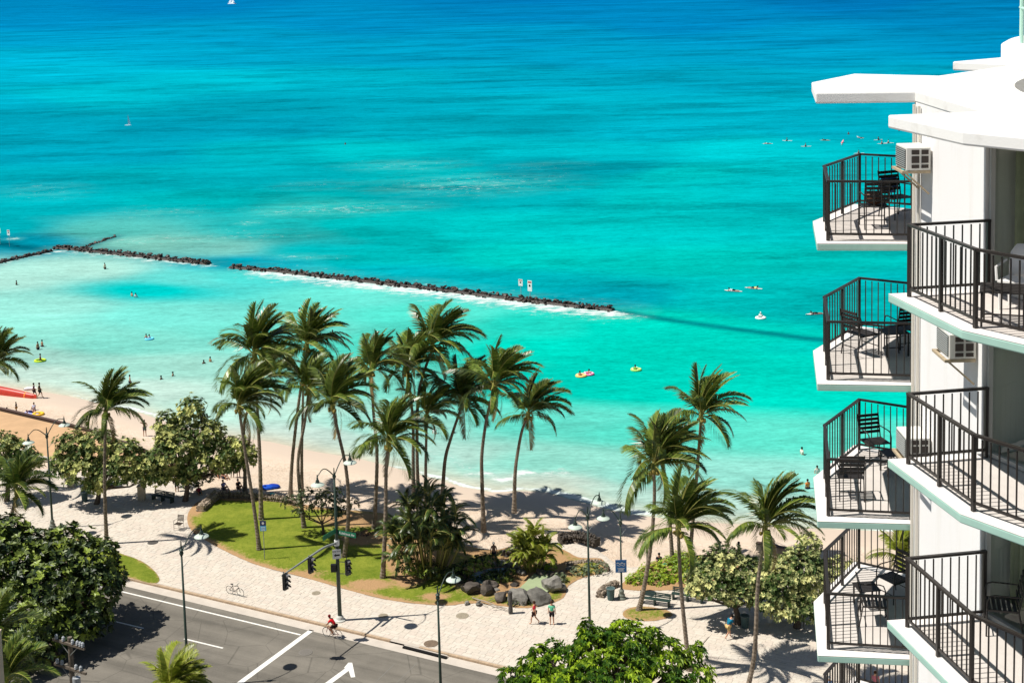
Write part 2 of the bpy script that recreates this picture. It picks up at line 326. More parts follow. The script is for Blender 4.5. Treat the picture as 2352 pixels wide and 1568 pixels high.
def noise(scale, det, vec, rough=.6):
    n = node('ShaderNodeTexNoise'); n.inputs['Scale'].default_value = scale; n.inputs['Detail'].default_value = det; n.inputs['Roughness'].default_value = rough; L.new(vec, n.inputs['Vector']); return n.outputs['Fac']
def mapr(v, a, b_, c, d):
    n = node('ShaderNodeMapRange'); L.new(v, n.inputs[0]); n.inputs[1].default_value = a; n.inputs[2].default_value = b_; n.inputs[3].default_value = c; n.inputs[4].default_value = d; return n.outputs[0]
def math_(op, a, b_):
    n = node('ShaderNodeMath', operation=op)
    for i, v in enumerate((a, b_)):
        if isinstance(v, (int, float)): n.inputs[i].default_value = v
        else: L.new(v, n.inputs[i])
    return n.outputs[0]
geo = node('ShaderNodeNewGeometry')
def stretched(sx, sy, rot=0):
    mp = node('ShaderNodeMapping'); mp.inputs['Scale'].default_value = (sx, sy, 1); mp.inputs['Rotation'].default_value = (0, 0, rot); L.new(geo.outputs['Position'], mp.inputs['Vector']); return mp.outputs[0]
colA = node('ShaderNodeAttribute', attribute_name='water'); foA = node('ShaderNodeAttribute', attribute_name='foam')
big = noise(1, 5, stretched(.0035, .009, .06), .62); mid = noise(1, 5, stretched(.018, .045, .1), .65); rip = noise(1, 4, stretched(.2, .5, .12), .8); fine = noise(1, 2, stretched(.9, 2.2, .1), .7)
val = math_('ADD', math_('ADD', mapr(big, .3, .7, -.20, .14), mapr(mid, .3, .7, -.15, .13)), math_('ADD', mapr(rip, .3, .7, -.17, .16), mapr(fine, .3, .7, -.13, .12)))
cA = node('ShaderNodeAttribute', attribute_name='calm'); rough_ = mapr(cA.outputs['Fac'], 0, 1, 1, .22); streak = noise(1, 5, stretched(.028, .13, .08), .75); reef = noise(1, 6, stretched(.016, .04, .1), .72)
val = math_('ADD', val, math_('ADD', math_('MULTIPLY', rough_, mapr(streak, .3, .7, -.14, .13)), math_('MULTIPLY', rough_, mapr(reef, .50, .58, .04, -.17))))
val = math_('ADD', val, mapr(cA.outputs['Fac'], 0, 1, .985, 1.09))
hs = node('ShaderNodeHueSaturation'); L.new(colA.outputs['Color'], hs.inputs['Color']); L.new(val, hs.inputs['Value']); hs.inputs['Saturation'].default_value = 1.03
fn = noise(1, 6, stretched(.45, 1.1, .15), .8); fn2 = noise(1, 4, stretched(.10, .30, .1), .6)
fm = math_('ADD', foA.outputs['Fac'], math_('ADD', mapr(fn, .3, .7, -.75, .60), mapr(fn2, .3, .7, -.18, .12)))
fmask = mapr(fm, .45, .95, 0, 1)
fmask = math_('MULTIPLY', fmask, mapr(foA.outputs['Fac'], .02, .12, 0, 1))
sx_ = node('ShaderNodeMix', data_type='RGBA'); soft = math_('MULTIPLY', math_('MULTIPLY', mapr(foA.outputs['Fac'], .05, .6, 0, .5), mapr(cA.outputs['Fac'], 0, .3, 1, .3)), mapr(noise(1, 6, stretched(.06, .16, .1), .75), .42, .62, 0, 1)); L.new(soft, sx_.inputs[0]); L.new(hs.outputs[0], sx_.inputs[6]); sx_.inputs[7].default_value = (.14, .56, .48, 1)
mx = node('ShaderNodeMix', data_type='RGBA'); L.new(fmask, mx.inputs[0]); L.new(sx_.outputs[2], mx.inputs[6]); mx.inputs[7].default_value = (.60, .67, .64, 1)
L.new(mx.outputs[2], b.inputs['Base Color']); b.inputs['Roughness'].default_value = .35; b.inputs['Specular IOR Level'].default_value = 0.; b.inputs['IOR'].default_value = 1.05
bp = node('ShaderNodeBump'); bp.inputs['Strength'].default_value = .55; bp.inputs['Distance'].default_value = .35
L.new(math_('ADD', math_('MULTIPLY', rip, .8), math_('ADD', math_('MULTIPLY', fine, .25), math_('MULTIPLY', fmask, .2))), bp.inputs['Height']); L.new(bp.outputs[0], b.inputs['Normal'])
Z = np.full(len(P2), SEA)
# where the sheet runs under the beach it sinks below the sand
sea = gridmesh('sea', np.column_stack([P2, Z]), len(ys), len(ss), sm, dict(water=colr, foam=foam, calm=np.clip(-ydiff/6, 0, 1))); struct(sea)

# beach sand
def sand_z(P):
    d = -shore_d(P)                          # landward +
    z = SEA + np.where(d > 0, np.minimum(d*.062, .86), d*.06)
    z = z + np.where(d > 7, .035*np.sin(P[:, 0]*.9+np.sin(P[:, 1]*1.3)*2)*np.sin(P[:, 1]*1.1), 0)
    return z
xs = np.linspace(-110, 70, 320); ysb = np.linspace(84, 190, 260); X_, Y_ = grid(xs, ysb); PB = np.stack([X_.ravel(), Y_.ravel()], -1)
zb = sand_z(PB); wetn = np.clip(1-(-shore_d(PB))/6.5, 0, 1)
farp = np.array([G(*p)[:2] for p in [(-420, 1165), (-150, 1112), (0, 1085), (120, 1075), (250, 1092), (380, 1100), (478, 1136), (700, 1160), (868, 1168), (1010, 1210), (1060, 1245), (1130, 1262), (1300, 1240), (1372, 1262), (1448, 1302), (1600, 1292), (2400, 1330)]])
zb = zb-.5*np.clip((np.interp(PB[:, 0], farp[:, 0], farp[:, 1])-1.0-PB[:, 1])/1.0, 0, 1)
dsand = bpy.data.materials.new('beach_sand'); dsand.use_nodes = True; nt = dsand.node_tree; N = nt.nodes; L = nt.links; b = N['Principled BSDF']
geo = node('ShaderNodeNewGeometry'); wa = node('ShaderNodeAttribute', attribute_name='wet')
n1 = noise(1, 6, stretched(.35, .6), .7); n2 = noise(1, 5, stretched(2.2, 2.8), .7)
rp = node('ShaderNodeMix', data_type='RGBA'); L.new(mapr(math_('ADD', math_('MULTIPLY', n1, .5), math_('MULTIPLY', n2, .5)), .36, .64, 0, 1), rp.inputs[0]); rp.inputs[6].default_value = (.60, .465, .345, 1); rp.inputs[7].default_value = (.72, .60, .48, 1)
mw = node('ShaderNodeMix', data_type='RGBA'); L.new(mapr(wa.outputs['Fac'], .1, .6, 0, 1), mw.inputs[0]); L.new(rp.outputs[2], mw.inputs[6]); mw.inputs[7].default_value = (.57, .465, .37, 1)
L.new(mw.outputs[2], b.inputs['Base Color']); L.new(mapr(wa.outputs['Fac'], .2, 1, .9, .45), b.inputs['Roughness']); b.inputs['Specular IOR Level'].default_value = .15
bp = node('ShaderNodeBump'); bp.inputs['Distance'].default_value = .22; L.new(mapr(wa.outputs['Fac'], 0, .5, 1., 0.05), bp.inputs['Strength']); L.new(math_('ADD', n2, math_('MULTIPLY', noise(1, 4, stretched(5, 5), .6), .5)), bp.inputs['Height']); L.new(bp.outputs[0], b.inputs['Normal'])
beach = gridmesh('beach', np.column_stack([PB, zb]), len(ysb), len(xs), dsand, dict(wet=wetn)); struct(beach)
# wide ground below everything landward
g = sheet('ground', [(-3000, -3000), (3000, -3000), (3000, 84.02), (-3000, 84.02)], -.14, mat('ground_asphalt_base', (.11, .105, .10), .9, vary=.2)); struct(g)
g = sheet('ground', [(-3000, 84.02), (-110.02, 84.02), (-110.02, 150), (-3000, 400)], -.9, mat('dark_unseen_ground', (.10, .12, .06), .9, vary=.4, scale=.02)); struct(g)  # unseen ground, coloured dark to dim its reflection in the balcony glass
g = sheet('ground', [(70.02, 84.02), (3000, 84.02), (3000, 90), (70.02, 100)], -.9, dsand); struct(g)

# plaza
def kerb_at(s, off=0): return G(291, 1327)[:2] + KD*s + KN*off
far_px = [(-420, 1165), (-150, 1112), (0, 1085), (120, 1075), (250, 1092), (380, 1100), (445, 1106), (478, 1136), (560, 1146), (700, 1160), (840, 1168), (900, 1182), (1010, 1210), (1060, 1245), (1130, 1262), (1180, 1250), (1230, 1243), (1300, 1240), (1372, 1262), (1410, 1290), (1448, 1302), (1600, 1292), (1900, 1305), (2400, 1330)]
far = [G(*p)[:2] for p in far_px]
K0 = kerb_at(-40); K1 = kerb_at(85)
plaza_poly = np.array([K0, K1, [60, 60], [75, 100]] + far[::-1])
paving_base = mat('pale_paving_joint', (.53, .47, .40), .9, .15, vary=.15, scale=1.5, bump=.3)
sheet_o = sheet('plaza', plaza_poly, -.012, paving_base); struct(sheet_o)
# paved strips: separate stones on the plaza
lawn_px = [(441, 1192), (446, 1172), (465, 1159), (500, 1151), (560, 1147), (620, 1150), (655, 1166), (700, 1178), (770, 1190), (840, 1190), (885, 1212), (905, 1250), (925, 1290), (930, 1330), (965, 1350), (1030, 1352), (1052, 1366), (1035, 1380), (940, 1376), (860, 1362), (780, 1342), (700, 1319), (620, 1297), (550, 1272), (490, 1240), (455, 1216)]
bed_px = [(430, 1192), (438, 1168), (468, 1147), (560, 1141), (660, 1152), (760, 1168), (850, 1174), (905, 1184), (1010, 1212), (1060, 1247), (1130, 1263), (1180, 1252), (1240, 1246), (1295, 1262), (1330, 1280), (1380, 1282), (1392, 1300), (1380, 1316), (1340, 1326), (1305, 1345), (1295, 1372), (1255, 1388), (1200, 1396), (1110, 1386), (1060, 1386), (1030, 1390), (940, 1384), (850, 1368), (700, 1326), (600, 1300), (540, 1276), (480, 1245), (440, 1218)]
lawn2_px = [(180, 1238), (270, 1268), (325, 1288), (358, 1314), (366, 1334), (345, 1339), (290, 1324), (150, 1288), (60, 1262), (100, 1235)]
ring_px = [(1430, 1408), (1445, 1396), (1480, 1392), (1530, 1400), (1545, 1412), (1520, 1422), (1480, 1426), (1440, 1420)]
hedgebed_px = [(1425, 1350), (1440, 1330), (1480, 1300), (1540, 1280), (1640, 1275), (1700, 1300), (1640, 1345), (1600, 1352), (1480, 1356)]
beds = [smoothpoly(GP(p), 3) for p in (bed_px, lawn2_px, ring_px, hedgebed_px)]
stone_ms = [mat('paving_stone_%s' % n, c, .85, .2, vary=.10, scale=4., bump=.25, bscale=18) for n, c in (('cream', (.60, .535, .45)), ('rose', (.59, .515, .435)), ('grey', (.575, .52, .445)), ('white', (.62, .56, .475)))]
def stone_geo(cx, cy, l, w, t):
    a, b_ = KD*l/2, KN*w/2; c = np.array([cx, cy]); j = rng.uniform(-.02, .02, (4, 2))
    q = [c-a-b_, c+a-b_, c+a+b_, c-a+b_]; q = [q[i]+j[i] for i in range(4)]; o = [c+(p-c)*1.0 for p in q]
    V = [[p[0], p[1], -.012+.002] for p in o]+[[*(c+(p-c)*.965), t] for p in q]
    return V, [[4, 5, 6, 7], [0, 1, 5, 4], [1, 2, 6, 5], [2, 3, 7, 6], [3, 0, 4, 7]]
stones = []
o0 = kerb_at(0)
row = .34
while row < 27:
    w = rng.uniform(.26, .46); s_ = -40+rng.uniform(0, .8)
    while s_ < 85:
        l = rng.uniform(.32, .85); c = o0+KD*(s_+l/2)+KN*(row+w/2); stones.append((c[0], c[1], l-.014, w-.014)); s_ += l
    row += w
S = np.array(stones); ok = inside(S[:, :2], plaza_poly)
for sgn in ((1, 1), (1, -1), (-1, 1), (-1, -1)): ok &= inside(S[:, :2]+np.outer(S[:, 2]*.5*sgn[0], KD)+np.outer(S[:, 3]*.5*sgn[1], KN), plaza_poly)
for bp_ in beds: ok &= ~inside(S[:, :2], bp_)
u_, v_ = proj(S[:, 0], S[:, 1], np.zeros(len(S))); ok &= (u_ > -120) & (u_ < 2200) & (v_ < 1640)
S = S[ok]; u_, v_ = u_[ok], v_[ok]
vis = (u_ > 20) & (u_ < 1830) & (v_ < 1560) & ~((v_ > 1410) & (u_ > 1150) & (u_ < 1650)); order = np.argsort(-(S[:, 2]*S[:, 3])*v_**2*vis)
single = set(order[:290].tolist()); rest = MB()
paving = sheet_o
for i, (cx, cy, l, w) in enumerate(S):
    V, Fc = stone_geo(cx, cy, l, w, rng.uniform(.0, .005)); mi = int(rng.choice([0, 0, 0, 1, 1, 2, 3, 3]))
    if i in single:
        m_ = MB(); m_.add(np.array(V)-[cx, cy, 0], Fc, 0); m_.build('paving_stone', stone_ms[mi], paving, loc=(cx, cy, 0))
    else: rest.add(V, Fc, mi)
struct(rest.build('paving_stones', stone_ms, paving), 'stuff')

# kerb, gutter, road
def strip(name, s0, s1, o_in, o_out, z0, z1, m, parent=None):
    p = [kerb_at(s0, o_in), kerb_at(s1, o_in), kerb_at(s1, o_out), kerb_at(s0, o_out)]; return MB().prism(p, z0, z1).build(name, m, parent)
kerb_m = mat('stained_kerb_stone', (.50, .37, .25), .85, .2, vary=.3, scale=2.2, bump=.3)
gut_m = mat('gutter_concrete', (.56, .50, .43), .85, .2, vary=.12, scale=1.2, bump=.2)
sk = -40.
kerbo = bpy.data.objects.new('kerb', None); COL.objects.link(kerbo); struct(kerbo)
proto_me = None
while sk < 84:
    L_ = 2.4
    m_ = MB(); p = [KD*0, KD*(L_-.02), KD*(L_-.02)+KN*.22, KN*.22]; m_.prism([q for q in p], -.16, .012)
    c = kerb_at(sk, 0); 
    if proto_me is None: proto_me = m_.mesh('kerb_stone', kerb_m)
    if not (22.6 < sk < 27.0): link('kerb_stone', proto_me, kerbo, (c[0], c[1], 0))
    sk += L_
struct(strip('gutter', -40, 85, -.95, -.02, -.2, -.125, gut_m))
road_m = bpy.data.materials.new('worn_asphalt'); road_m.use_nodes = True; nt = road_m.node_tree; N = nt.nodes; L = nt.links; b = N['Principled BSDF']
geo = node('ShaderNodeNewGeometry')
mpk = node('ShaderNodeMapping'); mpk.inputs['Rotation'].default_value = (0, 0, math.atan2(.468, .883)); mpk.inputs['Scale'].default_value = (1, 1, 1); L.new(geo.outputs['Position'], mpk.inputs['Vector'])
mp2 = node('ShaderNodeMapping'); mp2.inputs['Scale'].default_value = (.06, .9, 1); L.new(mpk.outputs[0], mp2.inputs['Vector'])
nA = noise(1, 5, mp2.outputs[0], .6); nB = noise(.35, 6, geo.outputs['Position'], .7); nC = noise(9, 3, geo.outputs['Position'], .6)
mixv = math_('ADD', math_('MULTIPLY', nA, .6), math_('ADD', math_('MULTIPLY', nB, .3), math_('MULTIPLY', nC, .14)))
vc = node('ShaderNodeTexVoronoi', feature='DISTANCE_TO_EDGE'); vc.inputs['Scale'].default_value = .28; L.new(geo.outputs['Position'], vc.inputs['Vector'])
mixv = math_('SUBTRACT', mixv, mapr(vc.outputs['Distance'], 0, .012, .16, 0))
rp = node('ShaderNodeMix', data_type='RGBA'); L.new(mapr(mixv, .40, .64, 0, 1), rp.inputs[0]); rp.inputs[6].default_value = (.115, .105, .088, 1); rp.inputs[7].default_value = (.205, .186, .155, 1)
L.new(rp.outputs[2], b.inputs['Base Color']); b.inputs['Roughness'].default_value = .85; b.inputs['Specular IOR Level'].default_value = .2
bp = node('ShaderNodeBump'); bp.inputs['Strength'].default_value = .3; bp.inputs['Distance'].default_value = .02; L.new(noise(30, 2, geo.outputs['Position']), bp.inputs['Height']); L.new(bp.outputs[0], b.inputs['Normal'])
struct(sheet('road', [kerb_at(-60, -.95), kerb_at(-60, -40), kerb_at(110, -40), kerb_at(110, -.95)], -.130, road_m))
paint = mat('worn_white_road_paint', (.80, .78, .72), .7, .2, vary=.14, scale=5)
def mark(p, q, w, z=-.125, name='road_marking'):
    p = np.array(p[:2]); q = np.array(q[:2]); d = (q-p)/np.linalg.norm(q-p); n = np.array([-d[1], d[0]])*w/2
    return struct(sheet(name, [p-n, q-n, q+n, p+n], z, paint))
RZ = -.13
mark(G(190, 1336, RZ), G(690, 1457, RZ), .16); mark(G(423, 1466, RZ), G(512, 1487.5, RZ), .15); mark(G(250, 1423, RZ), G(330, 1442, RZ), .15)
mark(G(716, 1446, RZ), G(520, 1590, RZ), .42); mark(G(806, 1530, RZ), G(735, 1582, RZ), .42)
a1 = G(803, 1523, RZ)[:2]; q = [G(790, 1533, RZ), G(800, 1521, RZ), G(809, 1521, RZ), G(816, 1554, RZ), G(806, 1555, RZ), G(800, 1536, RZ)]
struct(sheet('road_marking', q, -.121, paint))
seam = mat('asphalt_seal_seam', (.19, .18, .16), .8, .2)
for pa, pb in (((905, 1525), (860, 1568)), ((958, 1521), (898, 1580)), ((760, 1418+92), (745, 1526))): 
    o = mark(G(*pa, RZ), G(*pb, RZ), .05, -.124, 'road_seam'); o.data.materials[0] = seam
# ------------------------------------------------------------------ the round hotel tower
TC = np.array([16.42, 23.17]); Z0 = CH-5.1; FH = 2.65; RH = 1.10
def bay(side):                                # local (u outward, t) -> world xy
    th = {'A': 22.5, 'B': -22.5, 'C': -67.5, 'D': 67.5, 'E': 112.5, 'F': -112.5, 'G': 157.5, 'H': -157.5}[side]; th = math.radians(th)
    o = np.array([-math.cos(th), math.sin(th)]); t = np.array([math.sin(th), math.cos(th)]); s = 1 if side in 'ADEG' else -1
    du = {'A': .13, 'B': -.10}.get(side, 0)
    return lambda u, tt: TC+o*(u+(du*min(1, max(0, u-9.3)) if u > 9.3 else 0))+t*tt
tower = thing('hotel_tower', 'tall round white hotel tower with stacked angled balconies and mint slab edges', 'building', (TC[0], TC[1], 0))
tl = lambda P: np.array([P[0]-TC[0], P[1]-TC[1], *P[2:]])
BAYS = {k: bay(k) for k in 'ABCDEFGH'}
order_ = ['H', 'F', 'C', 'B', 'A', 'D', 'E', 'G']
body = []; 
for k in order_:
    f_ = BAYS[k]
    body += [tl(f_(9.16, -1.75)), tl(f_(8.25, -1.62)), tl(f_(8.25, 1.62)), tl(f_(9.16, 1.75))]
ZR = Z0+FH+.13
core = MB().prism(body, 0, ZR-.16).build('wall', white_wall, tower)
# balcony slabs all the way down, one object per slab
SL = [(9.10, -1.80), (10.70, -2.25), (11.18, 0), (10.70, 2.25), (9.10, 1.80)]
slab_top = floor_m
def slab(side, z, name, top, edge, th=.13, parent=tower):
    f_ = BAYS[side]; P = [tl(f_(u, t)) for u, t in [(8.2, -1.6)]+SL+[(8.2, 1.6)]]
    m_ = MB(); n = len(P); m_.prism(P, z-th, z, top=0, side=1)
    o = m_.build(name, [top, edge], parent); bv = o.modifiers.new('soft', 'BEVEL'); bv.width = .02; bv.segments = 2; bv.limit_method = 'ANGLE'
    return o
lip_m = mat('white_slab_border', (.76, .72, .69), .7, .2, vary=.08, scale=2)
slabs = {}
for side in 'ABCD':
    for k in range(14 if side in 'AB' else 5):
        s_ = slab(side, Z0-FH*k, 'balcony', floor_m if True else lip_m, mint); slabs[side, k] = s_
        if side in 'AB' and k < 6:               # paler painted border outside the railing
            f_ = BAYS[side]; outer = [tl(f_(u, t)) for u, t in SL]; inner = [tl(f_(u, t)) for u, t in [(9.10, -1.62), (10.5, -1.93), (10.88, 0), (10.5, 1.93), (9.10, 1.62)]]
            V = [[*p, Z0-FH*k+.004] for p in outer]+[[*p, Z0-FH*k+.004] for p in inner]
            V2 = [[*(p*.998), Z0-FH*k+.004] for p in outer]
            MB().add(V, [[i, i+1, 6+i, 5+i] for i in range(4)]).build('slab_border', lip_m, s_)
RPTS = [(9.2, -1.62), (10.55, -1.93), (10.95, 0), (10.55, 1.93), (9.2, 1.62)]
post_me = MB().box((0, 0, RH/2+.01), (.052, .052, RH+.0)).mesh('post', bronze)
bal_me = MB().box((0, 0, RH/2+.06), (.018, .018, RH-.16)).mesh('baluster', bronze)
def railing(side, k, single=True):
    f_ = BAYS[side]; par = slabs[side, k]; z = Z0-FH*k
    pts = [tl(f_(u, t)) for u, t in RPTS]
    nodes = [pts[0], pts[1], (pts[1]+pts[2])/2, pts[2], (pts[2]+pts[3])/2, pts[3], pts[4]]
    for i, p in enumerate(nodes):
        d = nodes[min(i+1, 6)]-nodes[max(i-1, 0)]
        link('post', post_me, par, (p[0], p[1], z), math.atan2(d[1], d[0]))
    joined = MB()
    for i in range(6):
        a, b_ = nodes[i], nodes[i+1]; d = b_-a; Ls = np.linalg.norm(d); rz = math.atan2(d[1], d[0]); n = max(2, round(Ls/.137))
        for j in range(1, n):
            p = a+d*j/n
            if single: link('baluster', bal_me, par, (p[0], p[1], z), rz)
            else: joined.box((p[0], p[1], z+RH/2+.06), (.024, .024, RH-.16), rz)
        e = d/Ls*.03
        MB().bar([*(a-e), z+.135], [*(b_+e), z+.135], .03, .04).build('bottom_rail', bronze, par)
    if not single: struct(joined.build('balusters', bronze, par), 'stuff')
    for i in range(4):
        a, b_ = pts[i], pts[i+1]; e = (b_-a)/np.linalg.norm(b_-a)*.03
        MB().bar([*(a-e), z+RH+.02+.001*i], [*(b_+e), z+RH+.02+.001*i], .06, .038).build('top_rail', bronze, par)
for side, ks in (('A', range(5)), ('B', range(3))):
    for k in ks: railing(side, k, not (side == 'A' and k == 4))
railing('B', 3, False)
# door walls: frame, glass, curtain, jambs
glass = bpy.data.materials.new('balcony_glass'); glass.use_nodes = True; nt = glass.node_tree; b = nt.nodes['Principled BSDF']
tr = nt.nodes.new('ShaderNodeBsdfTransparent'); tr.inputs[0].default_value = (.80, .85, .80, 1); gl = nt.nodes.new('ShaderNodeBsdfGlossy'); gl.inputs['Roughness'].default_value = .02
ms = nt.nodes.new('ShaderNodeMixShader'); lw = nt.nodes.new('ShaderNodeFresnel'); lw.inputs[0].default_value = 1.18
nt.links.new(lw.outputs[0], ms.inputs[0]); nt.links.new(tr.outputs[0], ms.inputs[1]); nt.links.new(gl.outputs[0], ms.inputs[2]); nt.links.new(ms.outputs[0], nt.nodes['Material Output'].inputs['Surface'])
def doors(side, k, curt):
    f_ = BAYS[side]; z = Z0-FH*k; P = lambda u, t, zz: [*tl(f_(u, t)), z+zz]
    fr = MB()
    for t in (-1.66, -.02, 1.66): fr.bar(P(9.1, t, .04), P(9.1, t, 2.30), .07, .07)
    for zz in (.05, 2.30): fr.bar(P(9.1, -1.69, zz), P(9.1, 1.69, zz), .08, .07)
    d = fr.build('sliding_door', alu, tower)
    for t0, t1, u in ((-1.64, -.02, 9.1), (-.02, 1.64, 9.07)):
        MB().add([P(u, t0, .08), P(u, t1, .08), P(u, t1, 2.27), P(u, t0, 2.27)], [[0, 1, 2, 3]]).build('glass_pane', glass, d)
    hd = MB(); hd.add([P(9.13, -1.73, 2.34), P(9.13, 1.73, 2.34), P(9.13, 1.73, FH-.13), P(9.13, -1.73, FH-.13)], [[0, 1, 2, 3]]); hd.build('door_header', white_wall, tower)
    if curt:
        V = []; n = 60
        for i in range(n+1):
            t = -1.5+3.0*i/n*curt; u = 8.76+.08*math.sin(i*1.3)+.02*math.sin(i*.37)
            V += [P(u, t, .08), P(u, t, 2.25)]
        MB().add(V, [[2*i, 2*i+2, 2*i+3, 2*i+1] for i in range(n)]).build('curtain', curtain_m, tower, smooth=True)
    MB().add([P(8.262, -1.61, 0), P(8.262, 1.61, 0), P(8.262, 1.61, 2.5), P(8.262, -1.61, 2.5)], [[0, 1, 2, 3]]).build('dim_back_panel', room_dim_paint, tower)  # near-black panel; the dimness of the room is put into its colour
for side in 'AB':
    for k in range(5): doors(side, k, {('B', 0): 1, ('B', 1): 0, ('B', 2): 1, ('A', 0): .6}.get((side, k), 1 if k % 2 else .5))
# roof: the scalloped canopies and the round deck above
rp_ = []
for k in order_:
    f_ = BAYS[k]; rp_ += [tl(f_(9.17, -1.76)), tl(f_(9.17, 1.76))]
MB().prism(rp_, ZR-.16, ZR-.002).build('roof', white_roof, tower)
for side in 'ABCD':
    f_ = BAYS[side]; P = [tl(f_(u, t)) for u, t in [(8.6, -1.7), (9.12, -1.82), (10.72, -2.25), (11.2, 0), (10.72, 2.25), (9.12, 1.82), (8.6, 1.7)]]
    o = MB().prism(P, ZR-.19, ZR+.012).build('canopy', white_roof, tower); bv = o.modifiers.new('soft', 'BEVEL'); bv.width = .03; bv.segments = 2
deck = MB(); deck.lathe([(7.1, ZR-.1), (7.1, ZR+.42)], n=72); deck.build('penthouse_wall', white_roof, tower)
o = MB().lathe([(7.65, ZR+.40), (7.78, ZR+.46), (7.78, ZR+.76), (7.68, ZR+.82), (0.1, ZR+.86)], n=96).build('roof_deck', white_roof, tower, smooth=False)
poles_m = mat('pale_green_rail_paint', (.45, .70, .58), .5, .3)
rl = MB(); rr = 7.45
rl.torus((0, 0, ZR+1.45), rr, .03, n=96, m=6, axis='z'); o = rl.build('ring_rail', poles_m, tower)
rl = MB(); rl.torus((0, 0, ZR+2.5), rr, .03, n=96, m=6, axis='z'); rl.build('ring_rail', poles_m, tower)
pm = MB().tube([(0, 0, 0), (0, 0, 2.6)], .035, 8).mesh('rail_post', poles_m)
for i in range(40):
    a = 2*math.pi*i/40+.05; link('rail_post', pm, tower, (rr*math.cos(a), rr*math.sin(a), ZR+.8))
# conduits and corner trim on the wall strip between the two balcony stacks
Wt = lambda y: 7.26
pw0 = BAYS['A'](9.16, -1.75); pw1 = BAYS['B'](9.16, -1.75)     # the wall strip runs from pw1 (near) to pw0 (far)
for dy, nm in ((-.12, 'drain_pipe'), (-.42, 'drain_pipe')):
    p = pw0+np.array([-.045, dy]); MB().tube([[*tl(p), 4], [*tl(p), ZR-.22]], .028, 6).build(nm, mat('cream_pipe_paint', (.66, .62, .54), .6), tower)
# window air conditioners: things of their own, bracketed to the wall
ac_white = mat('yellowed_white_casing', (.74, .72, .66), .5, .3, vary=.1, scale=4)
grille_m = mat('grey_louvre', (.12, .13, .125), .6, .3); dirt_m = mat('rusty_bracket_paint', (.50, .40, .27), .7, .2, vary=.3, scale=9)
def aircon(px, py, label, yy=None):
    # px,py: lower near wall corner of the unit in the photo; solve on the wall plane x = 7.25
    d = ray(px, py); p = d*(7.25/d[0])+c_C; t = thing('air_conditioner', label, 'air conditioner', (7.25, p[1], p[2]), group='window air conditioners on the hotel wall')
    b_ = MB(); b_.box((-.21, .34, .20), (.42, .66, .40)); o = b_.build('casing', ac_white, t); bv = o.modifiers.new('b', 'BEVEL'); bv.width = .012; bv.segments = 2
    g_ = MB(); g_.box((-.425, .34, .20), (.012, .58, .33)); g_.build('condenser_panel', grille_m, t)
    sl = MB().box((0, 0, 0), (.012, .57, .008)).mesh('slat', grille_m); slm = mat('pale_louvre', (.35, .36, .35), .5)
    sl.materials[0] = slm
    for i in range(9): link('slat', sl, t, (-.437, .34, .06+i*.035))
    s_ = MB(); 
    for x0, x1 in ((-.33, -.20), (-.16, -.04)):
        for z0, z1 in ((.04, .10), (.13, .25), (.28, .36)): s_.box(((x0+x1)/2, .004, (z0+z1)/2), (x1-x0, .012, z1-z0))
    s_.build('side_vent', mat('dark_vent', (.05, .04, .035), .8), t)
    br = MB(); br.bar((0, .03, -.03), (-.48, .03, -.03), .035, .05); br.bar((0, .64, -.03), (-.48, .64, -.03), .035, .05); br.bar((-.44, .03, -.035), (-.02, .03, -.42), .03, .03); br.bar((-.44, .64, -.035), (-.02, .64, -.42), .03, .03); br.bar((-.47, .0, -.028), (-.47, .68, -.028), .05, .04)
    br.build('bracket', dirt_m, t)
    return t
aircon(2138, 391, 'white boxed air conditioner high on the wall beside the top left balcony')
aircon(2242, 824, 'air conditioner on the wall just below the upper right balcony slab')
aircon(2137, 1056, 'air conditioner on the wall behind the railing of the middle right balcony')
# balcony furniture
chair_m = mat('charcoal_chair_metal', (.03, .026, .024), .45, .4)
def slat_chair(label, loc, rz, group='slatted metal armchairs on the balconies', m=chair_m):
    t = thing('balcony_chair', label, 'chair', loc, rz, group)       # faces +y
    sl = MB().box((0, 0, 0), (.46, .052, .018)).mesh('seat_slat', m)
    for i in range(6): link('seat_slat', sl, t, (0, -.18+i*.075, .43))
    bs = MB().box((0, 0, 0), (.46, .018, .058)).mesh('back_slat', m)
    for i in range(5): link('back_slat', bs, t, (0, -.235-.022*i, .56+i*.082))
    for sx in (-1, 1):
        f_ = MB(); f_.tube([(sx*.24, .24, 0), (sx*.245, .235, .55), (sx*.245, .20, .645), (sx*.245, .12, .67), (sx*.24, -.26, .66)], .013, 6)
        f_.tube([(sx*.235, -.31, 0), (sx*.235, -.235, .43), (sx*.235, -.345, .93)], .013, 6); f_.bar((sx*.235, .23, .42), (sx*.235, -.23, .42), .02, .03)
        f_.build('side_frame', m, t, smooth=False)
    cb = MB(); cb.bar((-.235, .23, .18), (.235, .23, .18), .015, .015); cb.bar((-.235, -.27, .18), (.235, -.27, .18), .015, .015); cb.build('crossbar', m, t)
    return t
def slat_table(label, loc, rz=0, s=.5, h=.46):
    t = thing('side_table', label, 'table', loc, rz, 'slatted side tables on the balconies')
    sl = MB().box((0, 0, 0), (s, .055, .018)).mesh('table_slat', chair_m)
    for i in range(7): link('table_slat', sl, t, (0, -s/2+.03+i*(s-.06)/6, h))
    lg = MB().box((0, 0, h/2), (.03, .03, h)).mesh('leg', chair_m)
    for sx in (-1, 1):
        for sy in (-1, 1): link('leg', lg, t, (sx*(s/2-.03), sy*(s/2-.03), 0))
    MB().box((0, 0, .12), (s-.05, .02, .02)).build('crossbar', chair_m, t)
    return t
zl = [Z0-FH*i+.005 for i in range(5)]
def fl(px, py, k): p = G(px, py, zl[k]); return (p[0], p[1], zl[k])
R_ = math.radians
